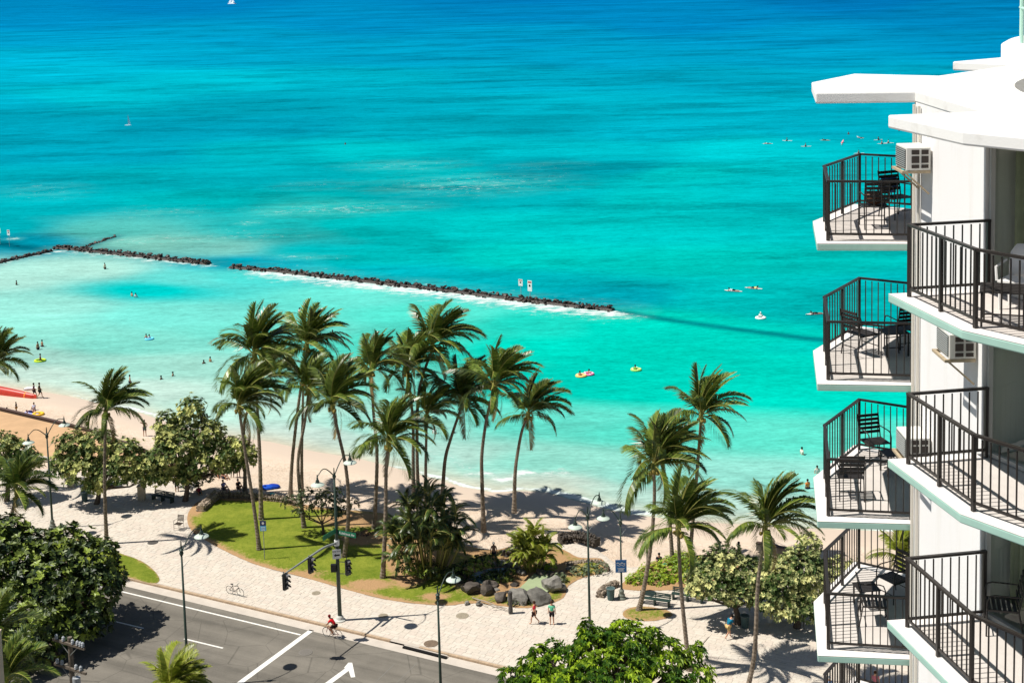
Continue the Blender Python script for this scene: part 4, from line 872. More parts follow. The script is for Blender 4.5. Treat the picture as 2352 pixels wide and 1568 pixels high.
tree('big glossy dark green tree over the road at left', (120, 1560), [(60, 1275, 2.6, 2.6, 2.0, 5.5), (150, 1262, 2.3, 2.4, 1.7, 6.0), (212, 1285, 1.9, 2., 1.4, 5.5), (30, 1370, 2.6, 2.6, 2.2, 2), (120, 1345, 2.6, 2.8, 2.2, 3), (212, 1345, 2.0, 2.2, 1.8, 4), (245, 1325, 1.2, 1.3, 1.0, 5.), (80, 1425, 2.4, 2.4, 1.7, .5), (185, 1410, 2.0, 2.2, 1.4, 2.4), (15, 1225, 1.5, 1.6, 1.3, 6.), (-40, 1330, 3, 3, 3, 3), (222, 1425, 1.1, 1.2, .8, 2.8), (20, 1480, 2.3, 2.2, 1.8, -1.2), (110, 1470, 2.0, 2.0, 1.3, 0), (-60, 1450, 3, 3, 3, 0)], dark_leaf, 7.5, 7, .42, 36, None, trunk_r=.4, wid=.55, droop=.15, gap=.5, by=93.)
tree('bright green bushy tree top at the bottom centre', (1400, 1950), [(1290, 1535, 1.9, 2., 1.5, 0), (1360, 1505, 1.8, 2., 1.5, .3), (1440, 1490, 1.9, 2., 1.5, .4), (1520, 1520, 1.8, 2., 1.5, .1), (1230, 1570, 1.5, 1.7, 1.2, -.4), (1585, 1560, 1.5, 1.7, 1.2, -.4), (1400, 1560, 3.2, 2.6, 2.0, -1.2), (1500, 1590, 2.6, 2.2, 1.6, -1.4), (1300, 1600, 2.6, 2.2, 1.6, -1.4), (1346, 1442, .40, .5, .62, .6), (1372, 1470, .5, .6, .6, .5), (1432, 1440, .55, .5, .42, .9), (1500, 1455, .5, .5, .4, .8), (1240, 1500, .55, .5, .5, .3), (1215, 1520, .6, .6, .4, .2), (1172, 1552, .7, .6, .5, 0), (1600, 1500, .5, .5, .5, .3), (1452, 1470, .7, .7, .5, .7)],
     bright_leaf, 10., 8, .34, 37, None, trunk_r=.35, wid=.42, droop=.45, gap=.32, by=79.5, shell=.5)
# small round tree with visible forked limbs
tree('small round dark leaved tree with a twisting bare trunk on the lawn', (742, 1230), [(672, 1155, .95, 1., .75, 0), (710, 1140, 1.1, 1.2, .7, 0), (760, 1140, 1.1, 1.2, .75, 0), (800, 1160, .9, 1., .65, 0), (738, 1160, 1.3, 1.2, .6, 0), (775, 1175, .8, .8, .5, -.3), (690, 1178, .7, .7, .45, -.3)], small_leaf, 8.5, 6, .22, 38, None, trunk_r=.12, gap=.55)
def bush(label, base, lobes_px, leafm, dens, nl, ls, seed, name='shrub', cat='shrub', z0=.05, **kw): return tree(label, base, lobes_px, leafm, dens, nl, ls, seed, None, name, trunk=False, cat=cat, z0=z0, **kw)
bush('lime green hedge mound behind the benches', (1530, 1318), [(1462, 1335, .95, .8, .55, -1.2), (1500, 1318, 1.3, 1.3, .75, 0), (1545, 1308, 1.5, 1.6, .8, .3), (1590, 1300, 1.4, 1.5, .8, .8), (1560, 1288, 1.2, 1.2, .6, 2.6), (1510, 1335, 1.2, .8, .6, -1.3), (1570, 1330, 1.4, .8, .65, -1.), (1610, 1315, 1.0, 1.0, .6, .3)], hedge_leaf, 26, 6, .17, 41, 'hedge', 'hedge', wid=.5)
bush('low grey-green ground cover bed beside the tall lamp', (1355, 1316), [(1330, 1312, .7, .7, .30, 0), (1358, 1306, .8, .8, .32, .3), (1383, 1302, .55, .7, .28, .3)], grey_leaf, 30, 6, .14, 42)
bush('dark green shrub in the middle of the rock pond', (1150, 1330), [(1130, 1325, .8, .7, .45, 0), (1165, 1322, .8, .7, .5, 0), (1150, 1332, .9, .5, .4, -.4)], dark_leaf, 26, 6, .18, 43)
bush('small pale succulent bush between pond rocks and path', (1288, 1335), [(1288, 1328, .42, .42, .35, 0)], grey_leaf, 34, 6, .16, 44)
bush('small green bush at the foot of the yellowish clump', (1268, 1312), [(1265, 1300, .5, .4, .35, 0), (1245, 1305, .5, .4, .3, 0)], hedge_leaf, 24, 6, .16, 45)
bush('low green plants in front of the pond rocks', (1185, 1388), [(1178, 1384, .5, .3, .16, 0), (1205, 1384, .4, .3, .15, 0)], small_leaf, 30, 6, .14, 46)
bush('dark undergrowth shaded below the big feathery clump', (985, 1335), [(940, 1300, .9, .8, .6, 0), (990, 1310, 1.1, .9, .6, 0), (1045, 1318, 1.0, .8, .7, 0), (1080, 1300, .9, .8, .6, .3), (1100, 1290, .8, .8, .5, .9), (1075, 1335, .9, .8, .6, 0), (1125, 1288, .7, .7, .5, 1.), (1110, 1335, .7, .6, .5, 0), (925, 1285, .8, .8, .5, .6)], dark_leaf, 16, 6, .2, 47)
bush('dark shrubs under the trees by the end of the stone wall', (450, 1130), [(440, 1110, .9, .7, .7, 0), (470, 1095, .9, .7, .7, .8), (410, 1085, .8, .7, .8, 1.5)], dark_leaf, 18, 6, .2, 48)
bush('reddish flowering plants behind the traffic pole', (820, 1232), [(810, 1230, .5, .5, .3, 0), (840, 1226, .5, .5, .3, .3)], mat('reddish_leaf', (.07, .05, .03), .6, .3, col2=(.35, .12, .08), attr='tone'), 24, 6, .13, 49)
# ------------------------------------------------------------------ rocks and stone walls
def rock_mesh(name, seed, m, sub=2):
    r = np.random.default_rng(seed); bm = bmesh.new(); bmesh.ops.create_icosphere(bm, subdivisions=sub, radius=.5)
    f1, f2 = r.uniform(0, 6, 3), r.uniform(0, 6, 3)
    cuts = r.normal(0, 1, (11, 3)); cuts /= np.linalg.norm(cuts, axis=1, keepdims=True)
    for v in bm.verts:
        p = np.array(v.co)
        for c in cuts:
            e = p@c-.31
            if e > 0: p = p-c*e*.97
        p *= 1+.13*math.sin(p[0]*9+f1[0])*math.sin(p[1]*8+f1[1])+.05*math.sin(p[2]*15+f2[0]); v.co = p
    me = bpy.data.meshes.new(name); bm.to_mesh(me); bm.free(); me.materials.append(m); return me
WROCK = [rock_mesh('rock', 200+i, wetrock_m) for i in range(6)]
GROCK = [rock_mesh('boulder', 220+i, greyrock_m, 3) for i in range(4)]
DROCK = [rock_mesh('boulder', 230+i, rock_m, 3) for i in range(4)]
SROCK = [rock_mesh('stone', 240+i, wallstone_m) for i in range(5)]
def place_rock(me, par, p, s, r):
    o = link('rock' if me in WROCK else 'stone', me, par); o.location = p; o.rotation_euler = (r.uniform(-.45, .45), r.uniform(-.45, .45), r.uniform(0, 6.28)); o.scale = s; return o
def breakwater(label, pl, width, height, n, seed, zc=SEA):
    r = np.random.default_rng(seed); c0 = pl.mean(0); t = thing('breakwater', label, 'rock wall', (c0[0], c0[1], zc), group=None)
    seg = np.linalg.norm(np.diff(pl, axis=0), axis=1); cum = np.concatenate([[0], np.cumsum(seg)]); Lt = cum[-1]
    at = lambda s: np.array([np.interp(s, cum, pl[:, 0]), np.interp(s, cum, pl[:, 1])])
    core = MB(); 
    for i in range(len(pl)-1):
        d = (pl[i+1]-pl[i])/seg[i]; nn = np.array([-d[1], d[0]])*width*.42; a, b_ = pl[i]-c0, pl[i+1]-c0
        core.add([[*(a-nn), -.5], [*(a+nn), -.5], [*(b_+nn), -.5], [*(b_-nn), -.5], [*(a-nn*.45), height*.42], [*(a+nn*.45), height*.42], [*(b_+nn*.45), height*.42], [*(b_-nn*.45), height*.42]],
                 [[4, 5, 6, 7], [0, 1, 5, 4], [1, 2, 6, 5], [2, 3, 7, 6], [3, 0, 4, 7]])
    core.build('core', wetrock_m, t)
    for i in range(n):
        s = Lt*(i+r.uniform(0, 1))/n; p = at(s); d = at(min(s+.5, Lt))-at(max(s-.5, 0)); d /= np.linalg.norm(d)+1e-9; nn = np.array([-d[1], d[0]]); q = r.uniform(-1, 1); w = q*width*.5
        z = height*(1-abs(q)**1.5)*.78+r.uniform(-.14, .1); sz = r.uniform(.42, .92)*np.array([1.35, 1, .6])*(.75+.3*(1-abs(q)))*(1 if n > 100 else .85); p = p+nn*w-c0
        place_rock(WROCK[r.integers(6)], t, (p[0], p[1], z), tuple(sz), r)
    return t
breakwater('long dark rock breakwater in the middle with white foam along it', W['main'], 2.3, .75, 290, 61)
breakwater('shorter rock breakwater left of the gap', W['mid'], 2.6, .75, 170, 62)
breakwater('low rock breakwater cut by the left edge', W['left'], 2.4, .55, 60, 63)
breakwater('thin low rock arm pointing out to sea at left', W['arm'], .9, .22, 36, 64)
def stone_wall(label, pts_px, width, height, n, seed, name='stone_wall', z=0., meshes=SROCK, size=.38, capm=None):
    r = np.random.default_rng(seed); pl = np.array([G(x, y, z)[:2] for x, y in pts_px]); c0 = pl.mean(0); t = thing(name, label, 'wall', (c0[0], c0[1], z))
    seg = np.linalg.norm(np.diff(pl, axis=0), axis=1); cum = np.concatenate([[0], np.cumsum(seg)]); Lt = cum[-1]
    at = lambda s: np.array([np.interp(s, cum, pl[:, 0]), np.interp(s, cum, pl[:, 1])])
    core = MB(); cp = MB()
    for i in range(len(pl)-1):
        a, b_ = pl[i]-c0, pl[i+1]-c0; core.bar([*a, height*.48-.05], [*b_, height*.48-.05], width*.8, height*.9)
    core.build('core', rock_m if capm is None else capm, t)
    rows = max(1, round(height/size*1.25)); per = max(1, n//(rows*2+1))
    for ri in range(rows+1):
        for side in ((-1, 1) if ri < rows else (0,)):
            for i in range(per):
                s = Lt*(i+.5*(ri % 2)+r.uniform(-.15, .15)+.25)/per; p = at(np.clip(s, 0, Lt)); d = at(min(s+.3, Lt))-at(max(s-.3, 0)); d /= np.linalg.norm(d)+1e-9; nn = np.array([-d[1], d[0]])
                w = side*width*.42+(r.uniform(-.1, .1) if side == 0 else 0); zz = (ri+.5)*height/(rows+.4); p = p+nn*w-c0
                o = link('stone', meshes[r.integers(len(meshes))], t); o.location = (p[0], p[1], min(zz, height-.06)); o.rotation_euler = (r.uniform(-.3, .3), r.uniform(-.3, .3), math.atan2(d[1], d[0])+r.uniform(-.3, .3))
                o.scale = (Lt/per*r.uniform(.95, 1.25), size*r.uniform(.75, 1.1), size*r.uniform(.75, 1.05))
    return t
stone_wall('low rubble stone wall between the sand and the lawn', [(497, 1143), (560, 1143), (650, 1152), (692, 1163)], .5, .55, 230, 71, capm=wallstone_m)
stone_wall('thick stub of stone wall slanting at the left end of the lawn', [(461, 1177), (497, 1143)], .75, .75, 90, 72, size=.4, capm=wallstone_m)
stone_wall('curved stone wall behind the litter bin and the lamp with the blue sign', [(1378, 1372), (1386, 1358), (1402, 1350), (1418, 1343)], .5, .45, 60, 73, size=.34, capm=wallstone_m)
stone_wall('dark rock wall on the sand right of the yellowish clump', [(1285, 1246), (1320, 1240), (1345, 1244), (1372, 1254)], .8, .75, 70, 74, meshes=[rock_mesh('stone', 250+i, rock_m) for i in range(4)], size=.5)
stone_wall('short dark low wall left of the yellowish clump', [(1158, 1280), (1180, 1268), (1212, 1252)], .55, .6, 40, 75, meshes=[rock_mesh('stone', 260+i, rock_m) for i in range(4)], size=.42)
stone_wall('curved low border wall around the grey-green ground cover', [(1300, 1300), (1320, 1296), (1352, 1291), (1378, 1293), (1393, 1302), (1395, 1312)], .3, .3, 60, 76, size=.28, capm=wallstone_m)
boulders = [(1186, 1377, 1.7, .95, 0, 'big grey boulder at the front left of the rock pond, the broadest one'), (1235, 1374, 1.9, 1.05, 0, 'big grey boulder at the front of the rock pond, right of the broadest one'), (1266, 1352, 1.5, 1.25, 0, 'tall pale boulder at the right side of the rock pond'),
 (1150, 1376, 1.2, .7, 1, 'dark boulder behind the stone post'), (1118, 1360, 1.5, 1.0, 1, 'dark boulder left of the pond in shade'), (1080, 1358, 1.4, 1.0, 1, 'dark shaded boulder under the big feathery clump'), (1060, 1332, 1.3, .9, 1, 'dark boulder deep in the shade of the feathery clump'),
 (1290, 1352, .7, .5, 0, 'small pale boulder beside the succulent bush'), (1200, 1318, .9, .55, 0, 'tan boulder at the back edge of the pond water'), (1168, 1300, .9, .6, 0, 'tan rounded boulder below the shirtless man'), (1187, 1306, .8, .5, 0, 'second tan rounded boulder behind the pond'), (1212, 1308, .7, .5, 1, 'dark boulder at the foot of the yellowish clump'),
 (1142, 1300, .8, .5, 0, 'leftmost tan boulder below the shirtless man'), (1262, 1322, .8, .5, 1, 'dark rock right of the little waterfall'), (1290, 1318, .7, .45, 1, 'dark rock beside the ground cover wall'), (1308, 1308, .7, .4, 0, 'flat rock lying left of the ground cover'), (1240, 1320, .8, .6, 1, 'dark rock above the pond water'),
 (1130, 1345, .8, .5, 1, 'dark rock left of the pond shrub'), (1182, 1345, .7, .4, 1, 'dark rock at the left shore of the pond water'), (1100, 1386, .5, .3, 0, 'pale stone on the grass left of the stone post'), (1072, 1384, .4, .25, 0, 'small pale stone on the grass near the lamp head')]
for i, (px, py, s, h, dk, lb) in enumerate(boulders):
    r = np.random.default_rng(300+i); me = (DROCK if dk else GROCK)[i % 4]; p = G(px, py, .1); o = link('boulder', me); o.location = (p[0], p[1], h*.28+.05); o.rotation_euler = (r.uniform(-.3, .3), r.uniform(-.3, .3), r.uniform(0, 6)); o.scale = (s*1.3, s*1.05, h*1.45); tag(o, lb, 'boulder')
rr_ = np.random.default_rng(99)
for i in range(22):
    q = rr_.uniform(0, 1); px, py = (1075+q*190+rr_.uniform(-8, 8), 1290+q*20+rr_.uniform(-12, 14)) if i < 14 else (1060+rr_.uniform(0, 120), 1345+rr_.uniform(-12, 16))
    s = rr_.uniform(.4, .95); p = G(px, py, .1); o = link('boulder', (DROCK+GROCK)[rr_.integers(7)]); o.location = (p[0], p[1], s*.22); o.rotation_euler = (rr_.uniform(-.3, .3), rr_.uniform(-.3, .3), rr_.uniform(0, 6)); o.scale = (s*1.2, s, s*.8); tag(o, 'rough rock in the heap behind the pond water' if i < 14 else 'rough rock in the shade left of the pond', 'boulder', 'rocks heaped behind the pond' if i < 14 else 'rocks in the shade left of the pond')
pond = sheet('pond', smoothpoly(GP([(1190, 1362), (1205, 1345), (1228, 1322), (1250, 1316), (1275, 1325), (1272, 1345), (1255, 1366), (1215, 1374)]), 3), .22, mat('pale_green_pond_water', (.36, .43, .25), .12, .5, vary=.12, scale=.8)); struct(pond)
pool2 = sheet('pond', smoothpoly(GP([(1080, 1330), (1105, 1315), (1150, 1308), (1180, 1312), (1160, 1325), (1110, 1345)]), 3), .19, mat('painted_shade_water', (.05, .11, .12), .1, .5)); struct(pool2)  # the shade over this pool is put into its dark base colour
# fallen pale branches on the grass left of the post
br = MB(); 
for pa, pb, r0 in (((1085, 1372), (1168, 1402), .05), ((1120, 1380), (1150, 1372), .03), ((1130, 1395), (1165, 1396), .035), ((1095, 1380), (1120, 1392), .03)):
    a, b_ = G(*pa, .2), G(*pb, .12); br.tube([a, (a+b_)/2+np.array([0, 0, .08]), b_], [r0, r0*.8, r0*.5], 6)
tag(br.build('fallen_branches', pale_bark), 'pale dry branches lying between the pond rocks and the stone post', 'branches')
p = G(1173, 1408); sp = MB(); sp.lathe([(.16, 0), (.17, .3), (.14, .6), (.16, 1.0), (.15, 1.4), (.17, 1.62), (.13, 1.68)], (0, 0, 0), 10); o = sp.build('post', mat('carved_grey_wood', (.13, .12, .11), .8, .2, vary=.6, scale=7, bump=.8), loc=tuple(p)); tag(o, 'weathered carved post standing beside the pond rocks', 'post')

# promenade and its low walls at left
prom_px = [(-260, 905), (0, 944), (120, 972), (200, 992), (330, 1040), (440, 1088), (405, 1100), (330, 1092), (200, 1068), (110, 1055), (0, 1020), (-260, 990)]
prom = sheet('promenade', GP(prom_px, .10), .10, mat('tan_boardwalk_paving', (.56, .36, .20), .8, .2, vary=.16, scale=.6, bump=.2)); struct(prom)
t = thing('seawall', 'low dark-topped wall along the sand side of the tan promenade', 'wall', tuple(G(100, 968)))
wl = [G(x, y, .0) for x, y in [(-260, 903), (0, 942), (120, 970), (200, 990), (330, 1038), (445, 1088)]]; o0_ = np.array(t.location)
m_ = MB(); c_ = MB()
for a, b_ in zip(wl[:-1], wl[1:]): m_.bar(a-o0_+[0, 0, -.25], b_-o0_+[0, 0, -.25], .3, 1.0); c_.bar(a-o0_+[0, 0, .29], b_-o0_+[0, 0, .29], .38, .07)
m_.build('wall', mat('brown_wall_concrete', (.12, .075, .05), .8), t); c_.build('coping', mat('dark_brown_coping', (.09, .055, .045), .7), t)
t = thing('seawall', 'low concrete wall along the street side of the tan promenade', 'wall', tuple(G(60, 1050)))
wl = [G(x, y) for x, y in [(-260, 995), (0, 1025), (110, 1058), (200, 1072), (330, 1096), (408, 1104)]]; o0_ = np.array(t.location); m_ = MB()
for a, b_ in zip(wl[:-1], wl[1:]): m_.bar(a-o0_+[0, 0, .15], b_-o0_+[0, 0, .15], .3, .34)
m_.build('wall', gut_m, t)
t = thing('seawall', 'low dark beach wall seen between the right palm and the hotel', 'wall', tuple(G(1800, 1262)))
a, b_ = G(1738, 1256, -.2), G(1860, 1280, -.2); o0_ = np.array(t.location); m_ = MB(); m_.bar(a-o0_+[0, 0, .1], b_-o0_+[0, 0, .1], .35, .6); m_.build('wall', mat('grey_weathered_wall', (.28, .24, .2), .8, vary=.3), t); m_ = MB(); m_.bar(a-o0_+[0, 0, .42], b_-o0_+[0, 0, .42], .42, .05); m_.build('coping', mat('dark_brown_coping', (.09, .055, .045), .7), t)
for px, py, lb in ((164, 1117, 'cream square pillar in the shade below the clipped tree'), (326, 1146, 'pale pillar behind the lone left palm trunk')):
    p = G(px, py); o = MB().prism([(-.3, -.3), (.3, -.3), (.3, .3), (-.3, .3)], 0, 1.25).prism([(-.35, -.35), (.35, -.35), (.35, .35), (-.35, .35)], 1.25, 1.34).build('pillar', mat('cream_pillar_stone', (.52, .45, .34), .8, .2, vary=.2), loc=tuple(p)); tag(o, lb, 'pillar')
# manholes and grates
mh_m = mat('cast_iron_cover', (.10, .09, .08), .7, .4, vary=.3, scale=14); mh2 = mat('rusty_iron_cover', (.22, .16, .11), .75, .3, vary=.4, scale=9); mh3 = mat('pale_dusty_cover', (.36, .31, .23), .8, .2, vary=.3, scale=9)
def cover(px, py, r_, m, label, z=.012):
    p = G(px, py, z); t = thing('manhole_cover', label, 'manhole cover', (p[0], p[1], z))
    MB().lathe([(r_, -.02), (r_, .006), (r_*.93, .012)], n=28).build('frame', m, t); k = MB().lathe([(r_*.88, .010), (r_*.86, .018)], n=28)
    for i in range(-3, 4):
        w = math.sqrt(max(0, (r_*.8)**2-(i*r_*.22)**2)); k.box((0, i*r_*.22, .020), (2*w, r_*.06, .008))
    k.build('lid', m, t)
cover(351, 1245, .45, mh_m, 'dark round manhole cover on the paving at left'); cover(990, 1477, .52, mh2, 'rusty round manhole cover near the drain slot'); cover(1062, 1413, .48, mh3, 'pale round manhole cover right of the lamp head shadow')
cover(880, 1413, .36, mh3, 'pale worn cover left of the round lamp shadow'); cover(726, 1361, .34, mh3, 'faint grey cover on the paving right of the parked bicycle'); cover(702, 1497, .5, mat('symbol_stand_in', (.175, .16, .14), .7, .3), 'plain round disc standing in for the faded bicycle symbol below the cyclist', -.118)  # the asphalt disc stands in for a faded bicycle symbol, no manhole there
a, b_ = G(926, 1483), G(1025, 1508); t = thing('drain_slot', 'long black storm drain slot set in the kerb', 'drain', tuple((a+b_)/2)); d = (b_-a)/2
MB().bar([*(-d[:2]), -.06], [*d[:2], -.06], .20, .12).build('slot_shade_bar', mat('slot_shade_black', (.004, .004, .004), .9), t); MB().bar([*(-d[:2]+KN*.16), -.0], [*(d[:2]+KN*.16), -.0], .10, .05).build('lip', gut_m, t)  # solid bar; the darkness inside the slot is put into its colour

# ------------------------------------------------------------------ street lamps and the signal pole
def lamp_head(t, x, y, z, s=1.):
    h = MB(); h.lathe([(.02, .62), (.05, .50), (.035, .42), (.08, .36), (.05, .30), (.10, .22), (.14, .12), (.13, .05), (.20, 0)], (x, y, z), 12); h.build('finial', greenpole, t, smooth=False)
    MB().lathe([(.16*s, .02), (.34*s, -.05), (.48*s, -.13), (.50*s, -.17), (.44*s, -.16), (.16*s, -.10)], (x, y, z), 22).build('lamp_shade', shade_m, t)
    MB().ell((x, y, z-.17), (.17, .17, .13), 10, 6).build('globe', mat('frosted_lamp_glass', (.72, .75, .68), .3, .5), t, smooth=True)
def lamp(label, base, Hj, arms, base_r=.085, z=0.):
    B = G(*base, z); t = thing('street_lamp', label, 'street lamp', tuple(B), group='green twin-arm street lamps')
    p = MB(); p.tube([(0, 0, 0), (0, 0, 1.2), (0, 0, Hj)], [base_r*1.3, base_r*1.15, base_r*.72], 10); p.build('pole', greenpole, t, smooth=True)
    MB().lathe([(.34, 0), (.34, .10), (.24, .18), (.26, .30), (.18, .42), (.20, .62), (.13, .75)], n=14).build('base', mat('grey_green_base', (.20, .22, .18), .6, vary=.3), t)
    MB().lathe([(.09, -.25), (.15, -.1), (.11, .02), (.16, .12), (.06, .22), (.045, .55), (.02, .75)], (0, 0, Hj), 12).build('finial', greenpole, t)
    for dx, dy, rise, drop in arms:
        L_ = math.hypot(dx, dy); n = 12; pts = []
        for i in range(n+1):
            q = i/n; r_ = q; zz = rise*(math.sin(min(q*1.15, 1)*math.pi*.62)**1.1)-drop*max(0, q-.6)**2*4
            pts.append((dx*q, dy*q, Hj-.02+zz))
        MB().tube(pts, np.linspace(.045, .03, n+1), 6).build('arm', greenpole, t, smooth=True)
        e = pts[-1]; lamp_head(t, e[0], e[1], e[2]-.45)
        MB().tube([(e[0], e[1], e[2]+.25), (e[0], e[1], e[2]-.02)], [.012, .04], 6).build('arm_tip', greenpole, t)
    MB().bar((.02, 0, Hj-1.1), (.45*KN[0]+.2, .45*KN[1], Hj-.75), .02, .02).build('flag_bracket', galv, t)
    return t
AN = 2.05
far_ = (KN[0]*AN, KN[1]*AN, 1.05, .1); near_ = (-KN[0]*AN, -KN[1]*AN, .95, .4)
lamp('double street lamp standing between the left palms in front of the promenade', (121, 1212), 8.3, [far_, near_])
lamp('single-armed street lamp rising over the yellow-green young palm', (433, 1575), 9.4, [far_], z=-.1)
lamp('tall double street lamp beside the pond path, its foot hidden by the green tree', (1355, 1452), 8.6, [far_, near_])
lamp('short street lamp carrying the blue sign next to the litter bin', (1428, 1374), 6.0, [(-KD[0]*1.4, KD[1]*-1.4*.8, .9, .2)], .07)
lamp('single-armed street lamp at the bottom edge right of the drain slot', (1013, 1600), 6.9, [far_], z=-.1)
# signal pole
B = G(781, 1424); sig = thing('traffic_signal_pole', 'green signal pole with twin lamps and a mast arm over the road', 'traffic light', tuple(B)); HJ = 11.0
MB().tube([(0, 0, 0), (0, 0, 6.), (0, 0, HJ)], [.16, .13, .07], 12).build('pole', greenpole, sig, smooth=True); MB().lathe([(.42, 0), (.42, .07), (.30, .14), (.26, .3), (.18, .4)], n=16).build('base', mat('pale_base_cover', (.55, .55, .50), .6), sig)
MB().lathe([(.09, -.2), (.15, -.05), (.1, .08), (.05, .2), (.03, .6)], (0, 0, HJ), 12).build('finial', greenpole, sig)
for dx, dy, rise, drop in (far_, near_):
    pts = [(dx*q, dy*q, HJ+rise*(math.sin(min(q*1.15, 1)*math.pi*.62)**1.1)-drop*max(0, q-.6)**2*4) for q in np.linspace(0, 1, 13)]
    MB().tube(pts, np.linspace(.045, .03, 13), 6).build('lamp_arm', greenpole, sig, smooth=True); lamp_head(sig, pts[-1][0], pts[-1][1], pts[-1][2]-.45)
zM = 5.9; ML = 6.6
pts = [(-KN[0]*s, -KN[1]*s, zM+.35*math.sin(min(1, s/2.2)*math.pi/2)-.02*s) for s in np.linspace(0, ML, 12)]
MB().tube(pts, np.linspace(.10, .05, 12), 8).build('mast_arm', galv, sig, smooth=True)
MB().tube([(0, 0, zM-.15), (0, 0, zM+.25)], .19, 12).build('arm_collar', mat('white_collar', (.8, .8, .78), .4), sig)
def signal(x, y, z, yaw, par):
    hd = MB(); hd.box((0, 0, 0), (.36, .24, 1.12)); v = np.concatenate(hd.v)
    o = link('signal_head', hd.mesh('signal_head', blackm), par, (x, y, z), yaw)
    bpl = MB().box((0, .14, 0), (.05, .04, 1.4)).build('back_plate', galv, o)
    vis = MB(); n = 10; V = []
    for i in range(n+1):
        a = math.pi*(-.1+1.2*i/n); V += [(.16*math.cos(a), -.12, .16*math.sin(a)), (.16*math.cos(a), -.38, .16*math.sin(a)-.02)]
    vis.add(V, [[2*i, 2*i+1, 2*i+3, 2*i+2] for i in range(n)]); vm = vis.mesh('visor', blackm); lens = MB().lathe([(.14, 0), (.13, .02)], n=16)
    lm_ = {}
    for nm, dz, c in (('red_lens', .35, (.05, .006, .006)), ('amber_lens', 0, (.07, .04, .006)), ('green_lens', -.35, (.01, .05, .035))):
        link('visor', vm, o, (0, 0, dz)); l_ = MB().lathe([(.14, 0), (.12, .02)], n=16).build(nm, mat(nm, c, .2, .6), o, loc=(0, -.122, dz)); l_.rotation_euler = (math.pi/2, 0, 0)
        rim = MB().box((0, -.25, dz+.165), (.22, .24, .012)); rim.build('visor_sunlit_top', mat('painted_sunlit_grey', (.16, .16, .17), .3, .6), o)  # sunlit tops of the black visors put into lighter grey strips
    return o
for s, nm in ((3.4, 0), (6.35, 1)):
    i = min(11, int(s/ML*11)); signal(-KN[0]*s+.10, -KN[1]*s-.12, zM-.25, R_(60), sig)
signal(.75, -.15, 4.1, R_(35), sig)
MB().bar((0, 0, 4.5), (.7, -.12, 4.5), .04, .04).bar((0, 0, 3.6), (.7, -.12, 3.6), .04, .04).build('bracket', galv, sig)
MB().box((-.3, -.05, 4.05), (.4, .3, .55)).build('pedestrian_signal', blackm, sig)
def text(body, size, m, par, loc, rot, ext=.004):
    cu = bpy.data.curves.new('lettering', 'FONT'); cu.body = body; cu.size = size; cu.extrude = ext; cu.align_x = 'CENTER'; cu.align_y = 'CENTER'; cu.materials.append(m)
    o_ = bpy.data.objects.new('tmp', cu); COL.objects.link(o_); me = bpy.data.meshes.new_from_object(o_.evaluated_get(bpy.context.evaluated_depsgraph_get())); bpy.data.objects.remove(o_); me.name = 'lettering'
    if not me.materials: me.materials.append(m)
    o = bpy.data.objects.new('lettering', me); COL.objects.link(o); o.parent = par; o.location = loc; o.rotation_euler = rot; return o
signgreen = mat('street_sign_green', (.01, .16, .08), .45, .4); wpaint = mat('sign_white', (.8, .8, .78), .5, .3); sblack = mat('sign_black', (.012, .012, .012), .5)
yawK = math.atan2(KD[1], KD[0])
sg = link('street_name_sign', MB().box((.85, 0, 0), (1.6, .03, .36)).mesh('street_name_sign', signgreen), sig, (.05, 0, 6.75), yawK); text('Kalakaua Av', .27, wpaint, sg, (.86, -.018, 0), (math.pi/2, 0, 0))
sg2 = link('street_name_sign', MB().box((-.85, 0, 0), (1.6, .03, .36)).mesh('street_name_sign', signgreen), sig, (0, -.05, 6.9), math.atan2(KN[1], KN[0]))
ow = link('one_way_sign', MB().box((0, 0, 0), (.62, .02, .72)).mesh('one_way_sign', wpaint), sig, (-.02, -.18, 5.15), R_(12)); text('ONE WAY', .13, sblack, ow, (0, -.014, .2), (math.pi/2, 0, 0))
ar = MB(); ar.add([(-.22, -.013, -.08), (-.05, -.013, .05), (-.05, -.013, -.02), (.22, -.013, -.02), (.22, -.013, -.14), (-.05, -.013, -.14), (-.05, -.013, -.21)], [[0, 1, 2, 5, 6], [2, 3, 4, 5]]); ar.build('arrow', sblack, ow)

# signs
sblue = mat('sign_blue', (.008, .12, .36), .4, .4); snavy = mat('sign_navy', (.01, .02, .12), .4, .4); slight = mat('sign_light_blue', (.10, .42, .72), .4, .4)
p5 = G(1428, 1374); t = thing('blue_sign', 'large blue sign with white wave marks fixed to the short lamp pole', 'sign', (p5[0]-.02, p5[1]-.12, 2.6))
MB().box((0, 0, 0), (.84, .03, .98)).build('panel', sblue, t)
wv = MB()
for k_, zz in enumerate((.20, .05)):
    V = []; 
    for i in range(15): x = -.32+.64*i/14; z_ = zz+.05*math.sin(i*.9+k_); V += [(x, -.018, z_), (x, -.018, z_+.05-.02*k_)]
    wv.add(V, [[2*i, 2*i+2, 2*i+3, 2*i+1] for i in range(14)])
for zz, w in ((-.18, .52), (-.27, .4), (-.36, .46)): wv.box((0, -.018, zz), (w, .004, .035))
wv.build('wave_mark', wpaint, t); MB().box((0, .03, .42), (.86, .02, .06)).build('clamp', galv, t)
p6 = G(608, 1286); t = thing('blue_sign', 'small two-tone blue sign on a thin post at the lawn edge', 'sign', tuple(p6))
MB().tube([(0, 0, 0), (0, 0, 3.5)], .03, 8).build('post', galv, t); MB().box((0, -.05, 3.15), (.5, .02, .42)).build('upper_panel', snavy, t); MB().box((0, -.052, 2.72), (.5, .02, .44)).build('lower_panel', slight, t)
